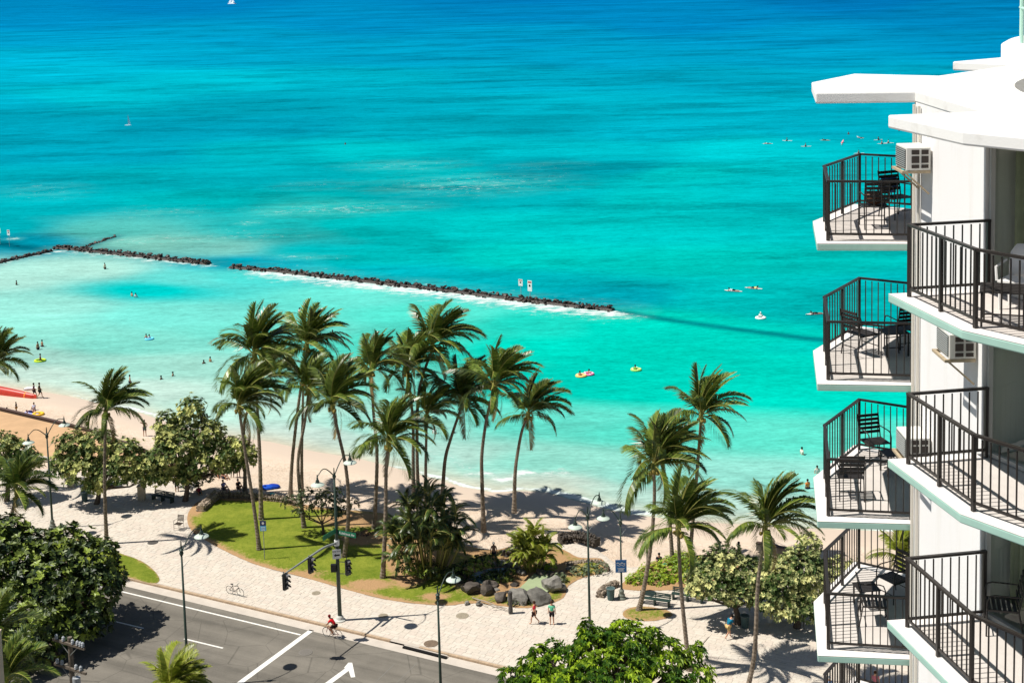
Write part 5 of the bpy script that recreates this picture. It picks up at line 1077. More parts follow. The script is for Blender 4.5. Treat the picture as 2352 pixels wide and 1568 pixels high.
mk = MB(); mk.lathe([(.10, 0), (.10, .004)], n=16); o = mk.build('round_mark', wpaint, t, loc=(0, -.062, 3.15)); o.rotation_euler = (math.pi/2, 0, 0); MB().box((0, -.064, 2.8), (.34, .004, .05)).box((0, -.064, 2.68), (.28, .004, .04)).box((0, -.064, 2.58), (.32, .004, .04)).build('lettering_bars', wpaint, t)
def warn(px, py, topy, w, h, label):
    # panels turn towards the beach on the left
    p = G(px, py, SEA); q = PY(px, topy, p[1]); H_ = q[2]-SEA; t = thing('warning_sign', label, 'sign', tuple(p), group='warning signs on the breakwaters'); t.rotation_euler = (0, 0, R_(-35))
    MB().tube([(0, 0, 0), (0, 0, H_)], .045, 6).build('post', mat('pale_blue_post', (.35, .5, .5), .5), t); MB().box((0, -.06, H_-h/2), (w, .03, h)).build('panel', wpaint, t); MB().box((0, -.08, H_-h*.16), (w*.8, .01, h*.14)).build('red_header', mat('sign_red', (.5, .05, .04), .5), t)
    MB().box((0, -.08, H_-h*.48), (w*.4, .01, h*.2)).build('symbol', sblack, t)
warn(1197, 684, 641, .75, 1.0, 'small white warning sign, left one of the pair on the long breakwater'); warn(1218, 690, 644, .75, 1.6, 'tall white warning sign, right one of the pair on the long breakwater')
warn(22, 566, 528, .8, 1.0, 'white warning sign on a post near the left edge of the sea'); warn(1, 560, 524, .7, .9, 'warning sign cut by the left edge of the picture')

# ------------------------------------------------------------------ street furniture
bench_m = mat('dark_green_bench', (.025, .05, .042), .5, .4)
def bench(px, py, rz, label):
    p = G(px, py); t = thing('park_bench', label, 'bench', tuple(p), rz, 'green benches under the hedge'); L_ = 2.4
    sl = MB().box((0, 0, 0), (L_, .09, .035)).mesh('slat', bench_m)
    for i in range(4): link('slat', sl, t, (0, -.17+i*.115, .45))
    for i in range(3): o = link('slat', sl, t, (0, .27+i*.03, .55+i*.12)); o.rotation_euler = (1.35, 0, 0)
    for x in (-L_/2+.12, 0, L_/2-.12): MB().box((x, .02, .22), (.09, .46, .42)).box((x, .30, .60), (.06, .05, .45)).build('leg', bench_m, t)
    return t
bench(1504, 1388, yawK+.12, 'green bench beside the swollen palm base'); bench(1579, 1379, yawK+.12, 'green bench tucked between the hedge and the cream tree')
bench(374, 1150, yawK, 'dark bench in the tree shade left of the stone wall stub')
def litter_bin(px, py, label, lid=False):
    p = G(px, py); t = thing('litter_bin', label, 'litter bin', tuple(p)); b_ = MB(); b_.lathe([(.24, 0), (.27, .25), (.31, .85), (.33, .87)], n=16); b_.build('body', mat('blue_green_bin', (.06, .11, .11), .6, vary=.2), t)
    MB().lathe([(.335, .84), (.345, .90), (.28, .91), (.26, .86)], n=16).build('rim', mat('bin_rim', (.10, .14, .14), .5), t); MB().lathe([(.27, .80), (.26, .82)], n=16).build('liner', blackm, t)
litter_bin(1403, 1376, 'blue-green litter bin in front of the curved stone wall'); litter_bin(195, 1150, 'dark green litter bin left of the shaded tree trunk'); litter_bin(1711, 1440, 'dark litter bin in the shade right of the walking man')
for px, py, lb in ((1768, 1428, 'left white bucket in the shade of the cream tree'), (1803, 1424, 'right white bucket in the shade of the cream tree')):
    p = G(px, py); t = thing('bucket', lb, 'bucket', tuple(p)); MB().lathe([(.17, 0), (.22, .48), (.235, .5), (.2, .49)], n=16).build('body', mat('white_bucket', (.6, .6, .57), .5), t); MB().torus((0, 0, .5), .22, .012, 16, 4, 'z').build('rim', wpaint, t)
t = thing('shower_post', 'green beach shower post with two arms behind the leaning palm', 'shower', tuple(G(1487, 1302))); MB().tube([(0, 0, 0), (0, 0, 2.3)], .07, 8).build('post', greenpole, t); MB().tube([(-.5, 0, 2.5), (0, 0, 2.1), (.5, 0, 2.4)], .05, 6).build('arms', shade_m, t); MB().ell((-.5, 0, 2.5), (.12, .12, .10), 8, 5).ell((.5, 0, 2.4), (.12, .12, .10), 8, 5).build('shower_head', greenpole, t)
t = slat_chair('dark iron chair alone on the paving left of the lawn', tuple(G(411, 1216)), R_(160), None, mat('brown_iron', (.06, .045, .035), .6)); t.scale = (1.25, 1.2, 1.3)
# bicycles
def bicycle(label, loc, rz, lean=0., col=(.03, .03, .03), group=None):
    t = thing('bicycle', label, 'bicycle', loc, rz, group); t.rotation_euler = (lean, 0, rz); fm = mat('bike_paint_%d' % int(col[0]*1000), col, .35, .5)
    for x in (-.52, .52):
        w = MB().torus((0, 0, 0), .335, .018, 32, 6); o = w.build('wheel', blackm, t, loc=(x, 0, .35)); MB().torus((0, 0, 0), .315, .008, 28, 5).build('rim', alu, o)
        sp = MB()
        for i in range(12): a = i*math.pi/6; sp.bar((0, 0, 0), (.31*math.cos(a), 0, .31*math.sin(a)), .004, .004)
        sp.build('spokes', alu, o)
    f_ = MB(); seat, bb_, hd, rear, fr = (-.2, 0, .82), (-.06, 0, .30), (.36, 0, .82), (-.52, 0, .35), (.52, 0, .35)
    for a, b__ in ((seat, bb_), (bb_, (.38, 0, .70)), ((-.18, 0, .76), hd), (rear, bb_), (rear, (-.18, 0, .76)), (hd, fr)): f_.tube([a, b__], .02, 6)
    f_.build('frame', fm, t); MB().tube([(.30, -.27, .98), (.36, -.2, 1.0), (.34, 0, .98), (.36, .2, 1.0), (.30, .27, .98)], .014, 6).tube([hd, (.34, 0, .98)], .015, 6).build('handlebar', blackm, t)
    MB().ell((-.22, 0, .90), (.15, .07, .035), 8, 4).tube([seat, (-.22, 0, .88)], .014, 6).build('saddle', blackm, t); MB().torus((-.06, .03, .30), .09, .008, 16, 4).bar((-.06, .06, .30), (.10, .06, .26), .02, .02).bar((-.06, -.06, .30), (-.22, -.06, .34), .02, .02).build('crank', alu, t)
    return t
pb = G(541, 1366); bicycle('dark bicycle leaning alone on the pale paving by the kerb', tuple(pb), yawK+.0, .12)

# ------------------------------------------------------------------ people
def skin_mesh(name, J, E_, m, sub=1, root=0):
    me = bpy.data.meshes.new('tmp'); keys = list(J); me.from_pydata([J[k][0] for k in keys], [(keys.index(a), keys.index(b_)) for a, b_ in E_], [])
    ob = bpy.data.objects.new('tmp', me); COL.objects.link(ob); md = ob.modifiers.new('skin', 'SKIN'); md.use_smooth_shade = True
    for i, k in enumerate(keys):
        r_ = J[k][1]; me.skin_vertices[0].data[i].radius = (r_, r_) if not hasattr(r_, '__len__') else r_; me.skin_vertices[0].data[i].use_root = (i == root)
    sb_ = ob.modifiers.new('sub', 'SUBSURF'); sb_.levels = sub
    dg = bpy.context.evaluated_depsgraph_get(); out = bpy.data.meshes.new_from_object(ob.evaluated_get(dg)); out.name = name
    bpy.data.objects.remove(ob); bpy.data.meshes.remove(me); out.materials.clear(); out.materials.append(m); return out
def pose(kind):
    s = dict(pel=(0, 0, .95), sp=(0, 0, 1.15), ch=(0, 0, 1.34), nk=(0, 0, 1.50), hd=(0, .02, 1.62), tp=(0, .01, 1.73), ns=(0, .10, 1.63))
    def limb(sd, sh, el, wr, ha, hp, kn, an, to):
        s.update({'sh'+sd: sh, 'el'+sd: el, 'wr'+sd: wr, 'ha'+sd: ha, 'hp'+sd: hp, 'kn'+sd: kn, 'an'+sd: an, 'to'+sd: to})
    if kind == 'stand':
        for sd, x in (('L', -1), ('R', 1)): limb(sd, (x*.17, 0, 1.42), (x*.24, -.02, 1.16), (x*.26, .05, .92), (x*.26, .08, .82), (x*.09, 0, .90), (x*.11, .02, .50), (x*.12, -.02, .09), (x*.14, .14, .04))
    elif kind == 'walk':
        limb('L', (-.17, 0, 1.42), (-.24, -.14, 1.18), (-.25, -.16, .95), (-.25, -.14, .86), (-.09, 0, .90), (-.10, .20, .52), (-.10, .24, .10), (-.11, .40, .05))
        limb('R', (.17, 0, 1.42), (.24, .12, 1.18), (.23, .26, .98), (.22, .31, .91), (.09, 0, .90), (.10, -.03, .50), (.10, -.32, .20), (.11, -.24, .06))
    elif kind == 'raise':
        limb('L', (-.17, 0, 1.42), (-.30, 0, 1.18), (-.20, .10, .98), (-.15, .12, .95), (-.09, 0, .90), (-.11, .02, .50), (-.12, -.02, .09), (-.14, .14, .04))
        limb('R', (.17, 0, 1.42), (.40, .05, 1.50), (.24, .06, 1.66), (.14, .06, 1.70), (.09, 0, .90), (.11, .02, .50), (.12, -.02, .09), (.14, .14, .04))
    elif kind in ('sit', 'boardsit'):
        for k_ in ('pel', 'sp', 'ch', 'nk', 'hd', 'tp', 'ns'): x, y, z = s[k_]; s[k_] = (x, y+(z-.95)*(-.12 if kind == 'sit' else .1), z-.83)
        for sd, x in (('L', -1), ('R', 1)):
            if kind == 'sit': limb(sd, (x*.17, -.06, .58), (x*.24, .06, .38), (x*.18, .28, .38), (x*.14, .36, .40), (x*.09, .02, .12), (x*.14, .42, .42), (x*.13, .68, .08), (x*.14, .82, .04))
            else: limb(sd, (x*.17, .04, .58), (x*.24, .12, .36), (x*.18, .30, .26), (x*.16, .38, .22), (x*.12, .02, .10), (x*.30, .34, .04), (x*.32, .30, -.36), (x*.32, .42, -.42))
    elif kind == 'prone':
        s = dict(pel=(0, 0, .12), sp=(0, .2, .14), ch=(0, .38, .18), nk=(0, .53, .24), hd=(0, .64, .32), tp=(0, .68, .42), ns=(0, .74, .30))
        for sd, x in (('L', -1), ('R', 1)): limb(sd, (x*.17, .45, .18), (x*.30, .58, .12), (x*.32, .80, .04), (x*.31, .9, .02), (x*.09, -.04, .12), (x*.12, -.46, .10), (x*.10, -.86, .10), (x*.1, -.98, .08))
    elif kind == 'lie':
        s = dict(pel=(0, 0, .12), sp=(0, .2, .13), ch=(0, .38, .15), nk=(0, .53, .16), hd=(0, .66, .17), tp=(0, .77, .18), ns=(0, .66, .28))
        for sd, x in (('L', -1), ('R', 1)): limb(sd, (x*.17, .46, .14), (x*.34, .40, .10), (x*.36, .15, .08), (x*.36, .06, .06), (x*.09, -.04, .12), (x*.12, -.42, .34), (x*.12, -.70, .08), (x*.13, -.82, .08))
    elif kind == 'cycle':
        s = dict(pel=(0, -.22, 1.0), sp=(0, -.12, 1.17), ch=(0, .02, 1.32), nk=(0, .16, 1.43), hd=(0, .23, 1.54), tp=(0, .23, 1.66), ns=(0, .33, 1.53))
        for sd, x, kz, az_ in (('L', -1, .78, .38), ('R', 1, .62, .20)): limb(sd, (x*.17, .06, 1.36), (x*.25, .22, 1.14), (x*.25, .34, 1.03), (x*.25, .38, 1.0), (x*.09, -.22, .96), (x*.11, .14, kz), (x*.09, -.04, az_), (x*.09, .10, az_-.06))
    elif kind == 'bent':
        s = dict(pel=(0, -.08, .93), sp=(0, -.02, 1.12), ch=(0, .08, 1.29), nk=(0, .18, 1.41), hd=(0, .27, 1.50), tp=(0, .32, 1.60), ns=(0, .36, 1.46))
        limb('L', (-.17, .1, 1.34), (-.22, .20, 1.08), (-.14, .36, 1.02), (-.10, .43, 1.04), (-.09, -.08, .9), (-.1, .14, .52), (-.1, .16, .1), (-.11, .31, .05)); limb('R', (.17, .1, 1.34), (.22, .18, 1.08), (.14, .34, 1.0), (.10, .42, 1.02), (.09, -.08, .9), (.10, -.14, .5), (.10, -.42, .2), (.11, -.34, .07))
    return s
RAD = dict(pel=(.15, .11), sp=(.125, .10), ch=(.155, .11), nk=.05, hd=.085, tp=.07, ns=.025, shL=.06, shR=.06, elL=.042, elR=.042, wrL=.03, wrR=.03, haL=.036, haR=.036, hpL=.095, hpR=.095, knL=.06, knR=.06, anL=.042, anR=.042, toL=.035, toR=.035)
EDG = [('pel', 'sp'), ('sp', 'ch'), ('ch', 'nk'), ('nk', 'hd'), ('hd', 'tp'), ('hd', 'ns')]+[e for sd in 'LR' for e in (('ch', 'sh'+sd), ('sh'+sd, 'el'+sd), ('el'+sd, 'wr'+sd), ('wr'+sd, 'ha'+sd), ('pel', 'hp'+sd), ('hp'+sd, 'kn'+sd), ('kn'+sd, 'an'+sd), ('an'+sd, 'to'+sd))]
skin_tones = [mat('skin_light', (.55, .30, .19), .5, .3), mat('skin_tan', (.40, .20, .11), .5, .3), mat('skin_brown', (.16, .075, .04), .5, .3)]
MESHES = {}
def body_meshes(kind):
    if kind in MESHES: return MESHES[kind]
    s = pose(kind); J = {k: (s[k], RAD[k]) for k in RAD}; body = skin_mesh('body', J, EDG, skin_tones[0])
    def grow(keys, edges, add, cut=None):
        d = {}
        for k in keys:
            r_ = RAD[k]; d[k] = (s[k], tuple(v+add for v in r_) if hasattr(r_, '__len__') else r_+add)
        for k, (a, b_, f_) in (cut or {}).items(): d[k] = (tuple(np.array(s[a])*(1-f_)+np.array(s[b_])*f_), (RAD[b_] if not hasattr(RAD[b_], '__len__') else RAD[b_][0])+add+.012)
        return skin_mesh('clothes', d, edges, skin_tones[0])
    top = grow(['pel', 'sp', 'ch', 'shL', 'shR'], [('pel', 'sp'), ('sp', 'ch'), ('ch', 'shL'), ('ch', 'shR'), ('shL', 'cL'), ('shR', 'cR')], .022, dict(cL=('shL', 'elL', .7), cR=('shR', 'elR', .7)))
    sh = grow(['pel', 'hpL', 'hpR'], [('pel', 'hpL'), ('pel', 'hpR'), ('hpL', 'cL'), ('hpR', 'cR')], .022, dict(cL=('hpL', 'knL', .85), cR=('hpR', 'knR', .85)))
    h0 = np.array(s['hd']); h1 = np.array(s['tp']); n_ = np.array(s['ns'])-h0; hair = MB(); c = h0*.45+h1*.55-n_*.22; hair.ell(tuple(c), (.105, .115, .115), 10, 7); hm = hair.mesh('hair', blackm, smooth=True)
    MESHES[kind] = (body, top, sh, hm); return MESHES[kind]
def cmat(c): 
    return mat('cloth_%02x%02x%02x' % tuple(int(v) for v in c), lin(c), .85, .15)
HAIR = dict(black=(24, 18, 16), brown=(64, 42, 28), white=(235, 235, 230), red=(150, 30, 30), navy=(30, 36, 60), blond=(150, 120, 70))
def person(kind, loc, rz, label, top=None, shorts=(40, 40, 60), hair='black', tone=1, scale=1., group=None, hat=None):
    b_, tp, sh, hm = body_meshes(kind); t = thing('person', label, 'person', tuple(loc), rz, group)
    def put(nm, me, m):
        o = link(nm, me, t); o.material_slots[0].link = 'OBJECT'; o.material_slots[0].material = m; return o
    put('body', b_, skin_tones[tone]); put('hair' if not hat else 'hat', hm, cmat(HAIR[hair] if not hat else hat))
    if top: put('shirt', tp, cmat(top))
    if shorts: put('shorts', sh, cmat(shorts))
    if scale != 1: t.scale = (scale,)*3
    return t
def at(px, py, z=0.): p = G(px, py, z); return (p[0], p[1], z)
def sand_at(px, py):
    z = -.3
    for _ in range(4): p = G(px, py, z); z = float(sand_z(np.array([[p[0], p[1]]]))[0])
    return (p[0], p[1], z)
# facing: rz=0 looks away (+y); pi looks at us; -pi/2 looks right
person('walk', at(1228, 1432), R_(75), 'woman walking on the plaza in a red top and dark shorts', (190, 40, 60), (50, 24, 22), 'brown', 0, .98)
person('stand', at(1268, 1433), R_(172), 'man on the plaza in an open mint green shirt and dark shorts', (110, 200, 160), (28, 22, 26), 'brown', 0, 1.0)
person('bent', at(1675, 1465), R_(-60), 'man in a teal shirt and tan shorts looking down beside the cream tree', (20, 110, 140), (205, 175, 120), 'black', 0, 1.02)
cyc = at(764, 1464, -.13); person('cycle', cyc, yawK+math.pi-R_(90), 'cyclist in a red jersey and helmet riding along the kerb', (214, 28, 40), (36, 20, 20), 'black', 1, 1.0, hat=(110, 24, 30))
bicycle('bicycle being ridden by the red cyclist', (cyc[0], cyc[1], cyc[2]), yawK+math.pi, 0., (.25, .06, .05))
person('stand', at(1135, 1293), R_(0), 'shirtless man with a cap seen from behind above the pond rocks', None, (30, 30, 44), 'white', 0, 1.0, hat=(225, 220, 210))
person('walk', at(1905, 1612), R_(-20), 'person in light blue clothes walking below the fourth left balcony', (150, 190, 235), (110, 140, 190), 'white', 0, 1.0)
person('walk', at(2010, 1600), R_(160), 'person in a pale red top seen through the lowest railing', (200, 120, 130), (150, 60, 70), 'brown', 0, 1.0)
person('sit', at(1514, 1296), R_(170), 'person in black sitting on the sand edge left of the hedge', (22, 24, 34), (22, 24, 34), 'black', 1)
o = MB().ell((0, 0, .13), (.34, .22, .15), 10, 6).build('bag', cmat((20, 150, 150)), smooth=True, loc=at(1524, 1300)); tag(o, 'teal beach bag beside the person in black', 'bag')
person('stand', sand_at(407, 1132), R_(20), 'person in dark blue standing in the shade left of the stone wall', (22, 44, 90), (24, 26, 40), 'black', 1)
person('stand', sand_at(534, 1096), R_(180), 'left of two dark people standing on the sand behind the palms', (40, 30, 30), (60, 40, 36), 'black', 2)
person('stand', sand_at(548, 1097), R_(185), 'right of two dark people standing on the sand behind the palms', (70, 34, 28), (90, 60, 50), 'black', 2)
for px, py, tcol, scol, lb in ((500, 1094, (30, 30, 30), (40, 40, 40), 'seated person in black at the left of the shaded beach group'), (514, 1098, (150, 40, 50), (60, 60, 80), 'seated person in red in the shaded beach group'), (514, 1124, (150, 150, 200), (90, 90, 120), 'seated person in lavender just behind the stone wall'),
                             (548, 1122, (20, 22, 30), (30, 30, 40), 'seated person in black leaning back behind the stone wall'), (457, 1136, (170, 60, 80), (30, 90, 110), 'seated person in pink and teal by the wall stub'), (488, 1084, (190, 60, 70), (60, 30, 30), 'seated person in red furthest back in the shade')):
    person('sit', sand_at(px, py), R_(190+px % 40), lb, tcol, scol, 'black', 1)
person('sit', sand_at(1668, 1284), 0, 'left of two people sitting behind the cream tree', (60, 50, 40), (60, 50, 40), 'brown', 1); person('sit', sand_at(1681, 1288), 0, 'right of two people sitting behind the cream tree', (40, 40, 50), (60, 50, 40), 'black', 1)
person('stand', sand_at(1697, 1292), R_(90), 'person with a dark hat standing behind the cream tree', (40, 44, 48), (60, 60, 60), 'black', 1, hat=(40, 44, 48))
person('sit', sand_at(1510, 1248), 0, 'lone head showing beyond the yellowish clump', (60, 40, 40), (40, 40, 40)) if False else None
# beach left
person('walk', sand_at(79, 913), R_(-80), 'woman carrying a white board along the water edge', (90, 70, 90), (60, 50, 60), 'black', 1)
person('walk', sand_at(92, 914), R_(-75), 'person in a dark wetsuit walking with the woman with the white board', (28, 40, 40), (28, 40, 40), 'black', 1, 1.05)
person('raise', sand_at(333, 1001), R_(190), 'shirtless person standing hand to head on the sand', None, (90, 80, 90), 'brown', 1)
person('stand', sand_at(38, 948), R_(90), 'child in black and yellow standing by the promenade wall', (40, 22, 20), (180, 130, 40), 'black', 2, .72)
person('sit', sand_at(15, 950), R_(120), 'child sitting against the promenade wall at the left edge', (40, 30, 30), (60, 40, 30), 'black', 2, .8)
person('lie', sand_at(72, 948), R_(60), 'person in navy lying on a pale towel by the promenade wall', (34, 40, 90), (34, 40, 90), 'black', 1)
person('sit', sand_at(78, 941), R_(180), 'person in white sitting behind the lying one in navy', (210, 210, 225), (180, 180, 200), 'black', 1, .9)
p = sand_at(66, 951); tag(MB().box((0, 0, .02), (1.9, 1.1, .03), R_(-25)).build('towel', cmat((170, 180, 230)), loc=p), 'pale lilac towel under the person in navy', 'towel')
def ringfloat(loc, col, label, R=.48, r=.16, col2=None):
    t = thing('swim_ring', label, 'swim ring', tuple(loc)); MB().torus((0, 0, .08), R, r, 22, 8, 'z', squash=.8).build('tube', cmat(col), t, smooth=True)
    if col2:
        k_ = MB()
        for i in range(5): a = i*1.257; k_.ell((R*math.cos(a), R*math.sin(a), .12), (r*.75, r*.75, r*.85), 8, 5)
        k_.build('patch', cmat(col2), t, smooth=True)
ringfloat(sand_at(88, 952), (240, 190, 60), 'yellow swim ring on the sand next to the person in navy', .5, .18)
tag(MB().box((0, 0, .02), (1.7, .9, .03), R_(-25)).build('towel', cmat((210, 220, 240)), loc=sand_at(180, 985)), 'white towel on the sand behind the promenade wall', 'towel')
for px, py, c, lb in ((612, 1122, (30, 80, 190), 'blue towel heap on the sand between two palm trunks'), (626, 1120, (24, 60, 160), 'darker blue beach mat right of the blue towel heap')):
    tag(MB().ell((0, 0, .14), (.75, .5, .22), 9, 6).build('beach_towel', cmat(c), loc=sand_at(px, py)), lb, 'towel')
tag(MB().ell((0, 0, .16), (.4, .3, .22), 9, 6).build('beach_bag', cmat((40, 190, 190)), loc=at(624, 1141)), 'cyan bag on top of the low stone wall', 'bag')
# red hull on the beach, its float and straps
p0 = sand_at(84, 915); p1 = sand_at(-60, 896); hull = thing('outrigger_canoe', 'long red canoe hull lying on the sand at the left edge', 'canoe', p0); d = np.array(p1)-np.array(p0); Lh = np.linalg.norm(d[:2]); yaw = math.atan2(d[1], d[0]); hull.rotation_euler = (0, 0, yaw)
V = []; n = 26; m = 10
for i in range(n+1):
    q = i/n; w = .6*math.sin(math.pi*min(1, .06+.5*q*1.1))**.6 if q > 0 else .02; h = 1.0*math.sin(math.pi*(.10+.42*q))**.7
    for j in range(m+1): a = math.pi*j/m; V.append((Lh*q, w*math.cos(a), max(.02, h*math.sin(a)**.8)))
hm_ = MB(); hm_.add(V, [[i*(m+1)+j, i*(m+1)+j+1, (i+1)*(m+1)+j+1, (i+1)*(m+1)+j] for i in range(n) for j in range(m)]+[list(range(m+1))]); hm_.build('hull', mat('red_hull_paint', (.50, .045, .025), .35, .4, vary=.15, scale=2), hull, smooth=True)
for q in (.16, .62):
    w = .62*math.sin(math.pi*min(1, .06+.5*q*1.1))**.6; h = 1.02*math.sin(math.pi*(.10+.42*q))**.7; st = MB(); V = [(Lh*q+dx, w*math.cos(math.pi*j/10), max(.03, h*math.sin(math.pi*j/10)**.8)) for dx in (-.07, .07) for j in range(11)]
    st.add(V, [[j, j+1, 12+j, 11+j] for j in range(10)]); st.build('strap', cmat((250, 150, 70)), hull)

# swimmers, floats, surfers
def swimmer(px, py, label, tone=1, top=None, deep=1.05, scale=1., hair='black', rz=None, kind='stand', shorts=(40, 40, 60)):
    p = G(px, py, SEA+.15); return person(kind, (p[0], p[1], SEA-deep*scale), rz if rz is not None else R_(px*7 % 360), label, top, shorts, hair, tone, scale)
for a in ((38, 652, 'dark haired swimmer alone near the left edge of the lagoon', 2), (241, 616, 'child standing in the shallows just inside the short breakwater', 0, (230, 215, 190), .7), (303, 678, 'left swimmer of the pair in the middle of the lagoon', 0, None), (312, 681, 'right swimmer of the pair in the middle of the lagoon', 0, (240, 240, 240)),
          (336, 776, 'swimmer beside the blue ring', 0, None), (343, 777, 'swimmer sitting in the blue ring', 0, (235, 240, 250)), (87, 800, 'swimmer waist deep, front one of the pair at left', 1, None, .7), (97, 793, 'swimmer behind the waist deep one at left', 1, None, .85), (93, 828, 'child in the lime green float', 2, (120, 60, 50), .7),
          (299, 884, 'child wading behind the lone left palm crown', 1, None, .35), (370, 868, 'swimmer with only the head up, left of two near the beach', 2, None, 1.3), (397, 860, 'swimmer with only the head up, right of two near the beach', 1, None, 1.25), (468, 832, 'head of a swimmer left of the biggest left palm crown', 2, None, 1.3), (483, 828, 'swimmer next to the head beside the big palm crown', 1, None, 1.1),
          (688, 716, 'swimmer in pale clothes just left of the tallest palm', 0, (220, 190, 190), 1.0), (764, 766, 'dark swimmer just right of the tallest palm crown', 2, None, 1.1), (998, 992, 'swimmer in white between the palms', 0, (235, 235, 235), 1.0), (1042, 990, 'reddish swimmer beside the bent palm trunk', 1, (150, 60, 40), 1.2), (927, 775, 'dark head left of the highest palm fronds', 2, None, 1.25),
          (1842, 1040, 'pale swimmer left of the third balcony', 0, (230, 225, 210), 1.0), (1877, 1083, 'swimmer in grey just left of the hotel balcony', 0, (200, 200, 190), 1.0), (1855, 1118, 'bather in orange nearest the beach by the hotel', 1, (235, 140, 70), .85), (793, 331, 'tiny dark swimmer far out above the reef', 2, None, 1.1)):
    swimmer(a[0], a[1], a[2], a[3], a[4] if len(a) > 4 else None, a[5] if len(a) > 5 else 1.05)
wt = lambda px, py: at(px, py, SEA)
ringfloat(wt(343, 779), (110, 210, 245), 'light blue swim ring around the swimmer in the lagoon'); ringfloat(wt(92, 829), (190, 220, 60), 'lime green float under the child at left', .6, .17)
ringfloat(wt(1335, 864), (245, 190, 110), 'orange swim ring, left one of the touching pair', .5, .2, (250, 225, 180)); ringfloat(wt(1352, 860), (245, 130, 170), 'pink swim ring, right one of the touching pair', .5, .2, (255, 245, 245)); ringfloat(wt(1461, 850), (170, 215, 110), 'green swim ring alone right of the pair', .5, .19, (245, 240, 190))
swimmer(1332, 860, 'swimmer in the orange ring', 1, None, 1.15); swimmer(1353, 856, 'swimmer in the pink ring', 1, None, 1.15); swimmer(1459, 846, 'swimmer in the green ring', 1, (120, 170, 60), 1.15)
ringfloat(wt(1747, 731), (245, 245, 240), 'white swim ring beyond the submerged reef', .55, .2); swimmer(1747, 727, 'swimmer in a white hat inside the white ring', 0, (245, 245, 240), .95, 1., 'white')
def board_mesh(name, c):
    V = []; n = 14
    for i in range(n+1):
        q = i/n; y = -1.35+2.7*q; w = .29*math.sin(math.pi*(.04+.92*q))**.6; z = .05+.12*max(0, q-.8)
        V += [(-w, y, z), (0, y, z+.035), (w, y, z), (0, y, z-.06)]
    Fs = [[i*4+j, i*4+(j+1) % 4, i*4+4+(j+1) % 4, i*4+4+j] for i in range(n) for j in range(4)]+[[0, 1, 2, 3], [n*4+3, n*4+2, n*4+1, n*4]]
    m_ = MB(); m_.add(V, Fs); return m_.mesh(name, cmat(c), smooth=True)
BW, BY, BP = board_mesh('surfboard', (250, 250, 248)), board_mesh('surfboard', (190, 180, 120)), board_mesh('surfboard', (250, 150, 165))
def surfer(px, py, rz, kind, me, bl, pl, top=(30, 34, 44), tilt=0., off=(0, 0)):
    p = at(px, py, SEA); o = link('surfboard', me, None, (p[0]+off[0], p[1]+off[1], SEA+.04), rz); o.rotation_euler = (tilt, 0, rz); tag(o, bl, 'surfboard', 'surfboards out on the water')
    if kind: person(kind, (p[0], p[1], SEA+.06), rz, pl, top, (24, 26, 34), 'black', 1, 1.0, 'surfers out on the water')
surfer(1763, 331, R_(80), 'prone', BW, 'white surfboard at the far left of the surfers', 'surfer lying flat on the leftmost board', (220, 215, 200)); surfer(1808, 324, R_(70), 'boardsit', BW, 'white surfboard, second from the left of the group', 'surfer sitting on the second board from the left')
surfer(1851, 337, R_(85), 'boardsit', BW, 'long white surfboard lowest of the left three', 'surfer in black sitting on the lowest of the left boards'); surfer(1895, 323, R_(60), 'prone', BY, 'yellowish surfboard pointing up left in the middle of the group', 'surfer by the yellowish board', (30, 30, 30)); surfer(1934, 329, R_(-35), None, BP, 'pink and white surfboard tipped up in the middle of the group', '', tilt=.55)
swimmer(1934, 332, 'swimmer holding the tipped pink board', 0, (240, 240, 240), 1.05); swimmer(1949, 308, 'swimmer farthest out above the surfers', 2, None, .95); surfer(1977, 318, R_(50), 'prone', BW, 'big white surfboard tipped up right of the pink one', 'surfer behind the big white board', (40, 40, 50), .35); surfer(2017, 322, R_(-75), 'boardsit', BW, 'white surfboard beside the dark surfer near the roof', 'dark surfer nearest the roof canopy tip')
surfer(2026, 331, R_(95), 'boardsit', BW, 'white surfboard, lower left of the last pair before the hotel', 'surfer in red on the lower left board of the last pair', (180, 80, 80)); surfer(2041, 329, R_(80), 'boardsit', BW, 'white surfboard, lower right of the last pair before the hotel', 'surfer in pale clothes on the last board before the hotel', (230, 200, 190)); surfer(1973, 353, R_(100), 'boardsit', BW, 'white surfboard just above the top balcony rail', 'surfer sitting just above the top balcony rail')
swimmer(2065, 300, 'dark swimmer partly behind the roof canopy', 2, None, .9); surfer(1684, 669, R_(65), 'prone', BW, 'white board pointing right beyond the long breakwater', 'paddler lying on the board left of the pair', (235, 235, 240)); surfer(1731, 663, R_(-120), 'prone', BW, 'pale board right of the pair beyond the breakwater', 'paddler in yellow right of the pair', (235, 220, 120)); surfer(1873, 722, R_(95), 'prone', BW, 'white board nearly touching the second balcony rail', 'paddler in dark beside the second balcony', (30, 60, 60))
# board carried on the beach
p = sand_at(71, 906); o = link('surfboard', BW, None, (p[0], p[1]-.1, p[2]+.75), R_(-80)); o.rotation_euler = (0, R_(80), R_(-80)); o.scale = (.8, .55, 1); tag(o, 'white board carried under the arm of the woman at the water edge', 'surfboard')
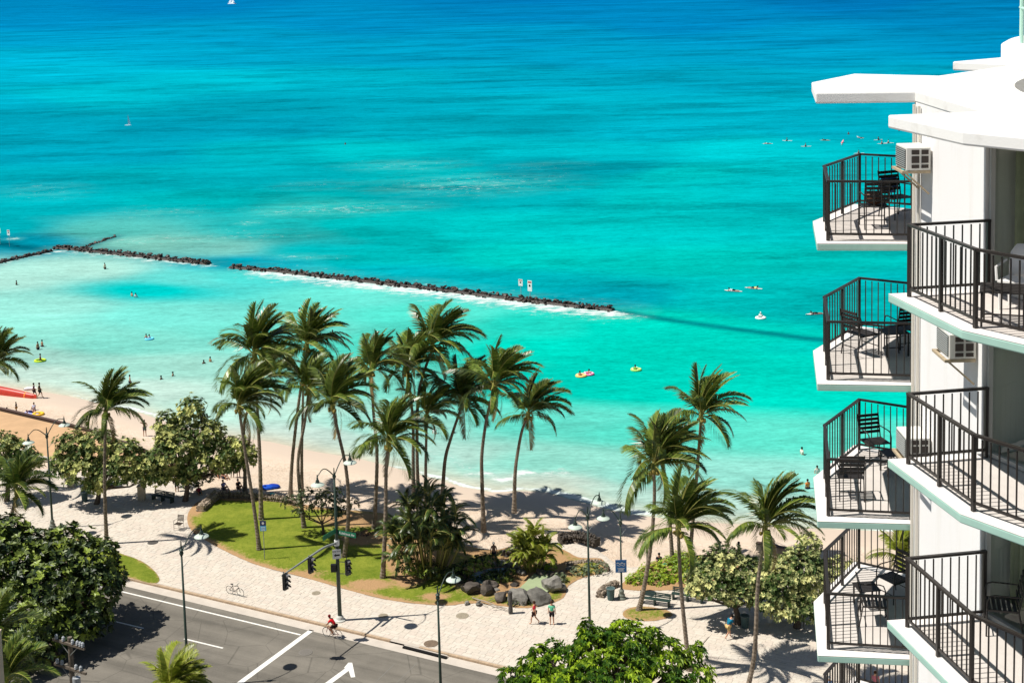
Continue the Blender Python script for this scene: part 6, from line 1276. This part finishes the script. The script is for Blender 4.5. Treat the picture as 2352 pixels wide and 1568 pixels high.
# far windsurf sail and the catamaran
p = at(294, 288, SEA); t = thing('windsurfer', 'tiny white sail far out at left', 'sailboard', p); MB().add([(0, 0, .3), (.9, .1, .5), (.15, 0, 3.6)], [[0, 1, 2]]).build('sail', cmat((245, 245, 250)), t).modifiers.new('s', 'SOLIDIFY').thickness = .02; MB().ell((0, 0, .05), (1.2, .3, .08), 8, 5).build('board', cmat((245, 245, 250)), t); MB().tube([(0, 0, 0), (.12, 0, 3.6)], .03, 6).build('mast', galv, t)
p = G(533, 10, SEA); t = thing('catamaran', 'white catamaran with its sail up at the top edge of the sea', 'boat', (p[0], p[1], SEA)); S_ = 1.0; hw = cmat((245, 250, 250))
for y in (-2.6, 2.6): MB().ell((0, y, .9), (8.5, .9, 1.3), 14, 7).build('hull', hw, t, smooth=True)
MB().box((0, 0, 1.9), (8, 5.2, .4)).build('deck', hw, t); MB().box((-1.5, 0, 2.8), (4, 3.6, 1.4)).build('cabin', hw, t); MB().tube([(1.2, 0, 2), (1.2, 0, 19)], .14, 8).build('mast', galv, t)
o = MB().add([(1.0, 0, 3.4), (-6.0, .5, 3.8), (1.0, 0, 18.5)], [[0, 1, 2]]).build('mainsail', hw, t); o.modifiers.new('s', 'SOLIDIFY').thickness = .08; o = MB().add([(1.4, 0, 15.5), (8.0, 0, 2.4), (1.8, .6, 3.)], [[0, 1, 2]]).build('jib', hw, t); o.modifiers.new('s', 'SOLIDIFY').thickness = .08
t.rotation_euler = (0, 0, R_(160))

# ------------------------------------------------------------------ utility pole bottom left
wood = mat('grey_weathered_wood', (.20, .165, .13), .85, .2, vary=.4, scale=4, bump=.5); insm = mat('grey_insulator', (.38, .40, .42), .35, .5)
UY = 80.; top = PY(160, 1462, UY); up_ = thing('utility_pole', 'wooden utility pole with two cross arms and grey insulators, bottom left', 'utility pole', (top[0], UY, 0.), group=None); H_ = top[2]
MB().tube([(0, 0, 0), (0, 0, H_)], [.19, .14], 10).build('pole', wood, up_); ad = np.array([.86, -.5])
ins = MB().lathe([(.05, 0), (.10, .03), (.07, .09), (.11, .13), (.07, .18), (.10, .23), (.04, .3)], n=10).mesh('insulator', insm)
for z_, xs_ in ((H_-.35, (-1.05, -.45, .35, .75, 1.0, 1.2)), (H_-1.9, (-1.1, -.7, .5, .9))):
    c0, c1 = -1.35, 1.35; off = np.array([-.02, -.18]); MB().bar([ad[0]*c0+off[0], ad[1]*c0+off[1], z_], [ad[0]*c1+off[0], ad[1]*c1+off[1], z_], .12, .15).build('crossarm', wood, up_)
    for x in xs_: link('insulator', ins, up_, (ad[0]*x+off[0], ad[1]*x+off[1], z_+.08))
    for s_ in (-1, 1): MB().bar([ad[0]*s_*.8+off[0], ad[1]*s_*.8+off[1], z_], [0, -.12, z_-.75], .03, .03).build('brace', galv, up_)
MB().tube([(.35, -.3, H_-3.4), (.35, -.3, H_-2.4)], .24, 14).build('transformer', insm, up_)
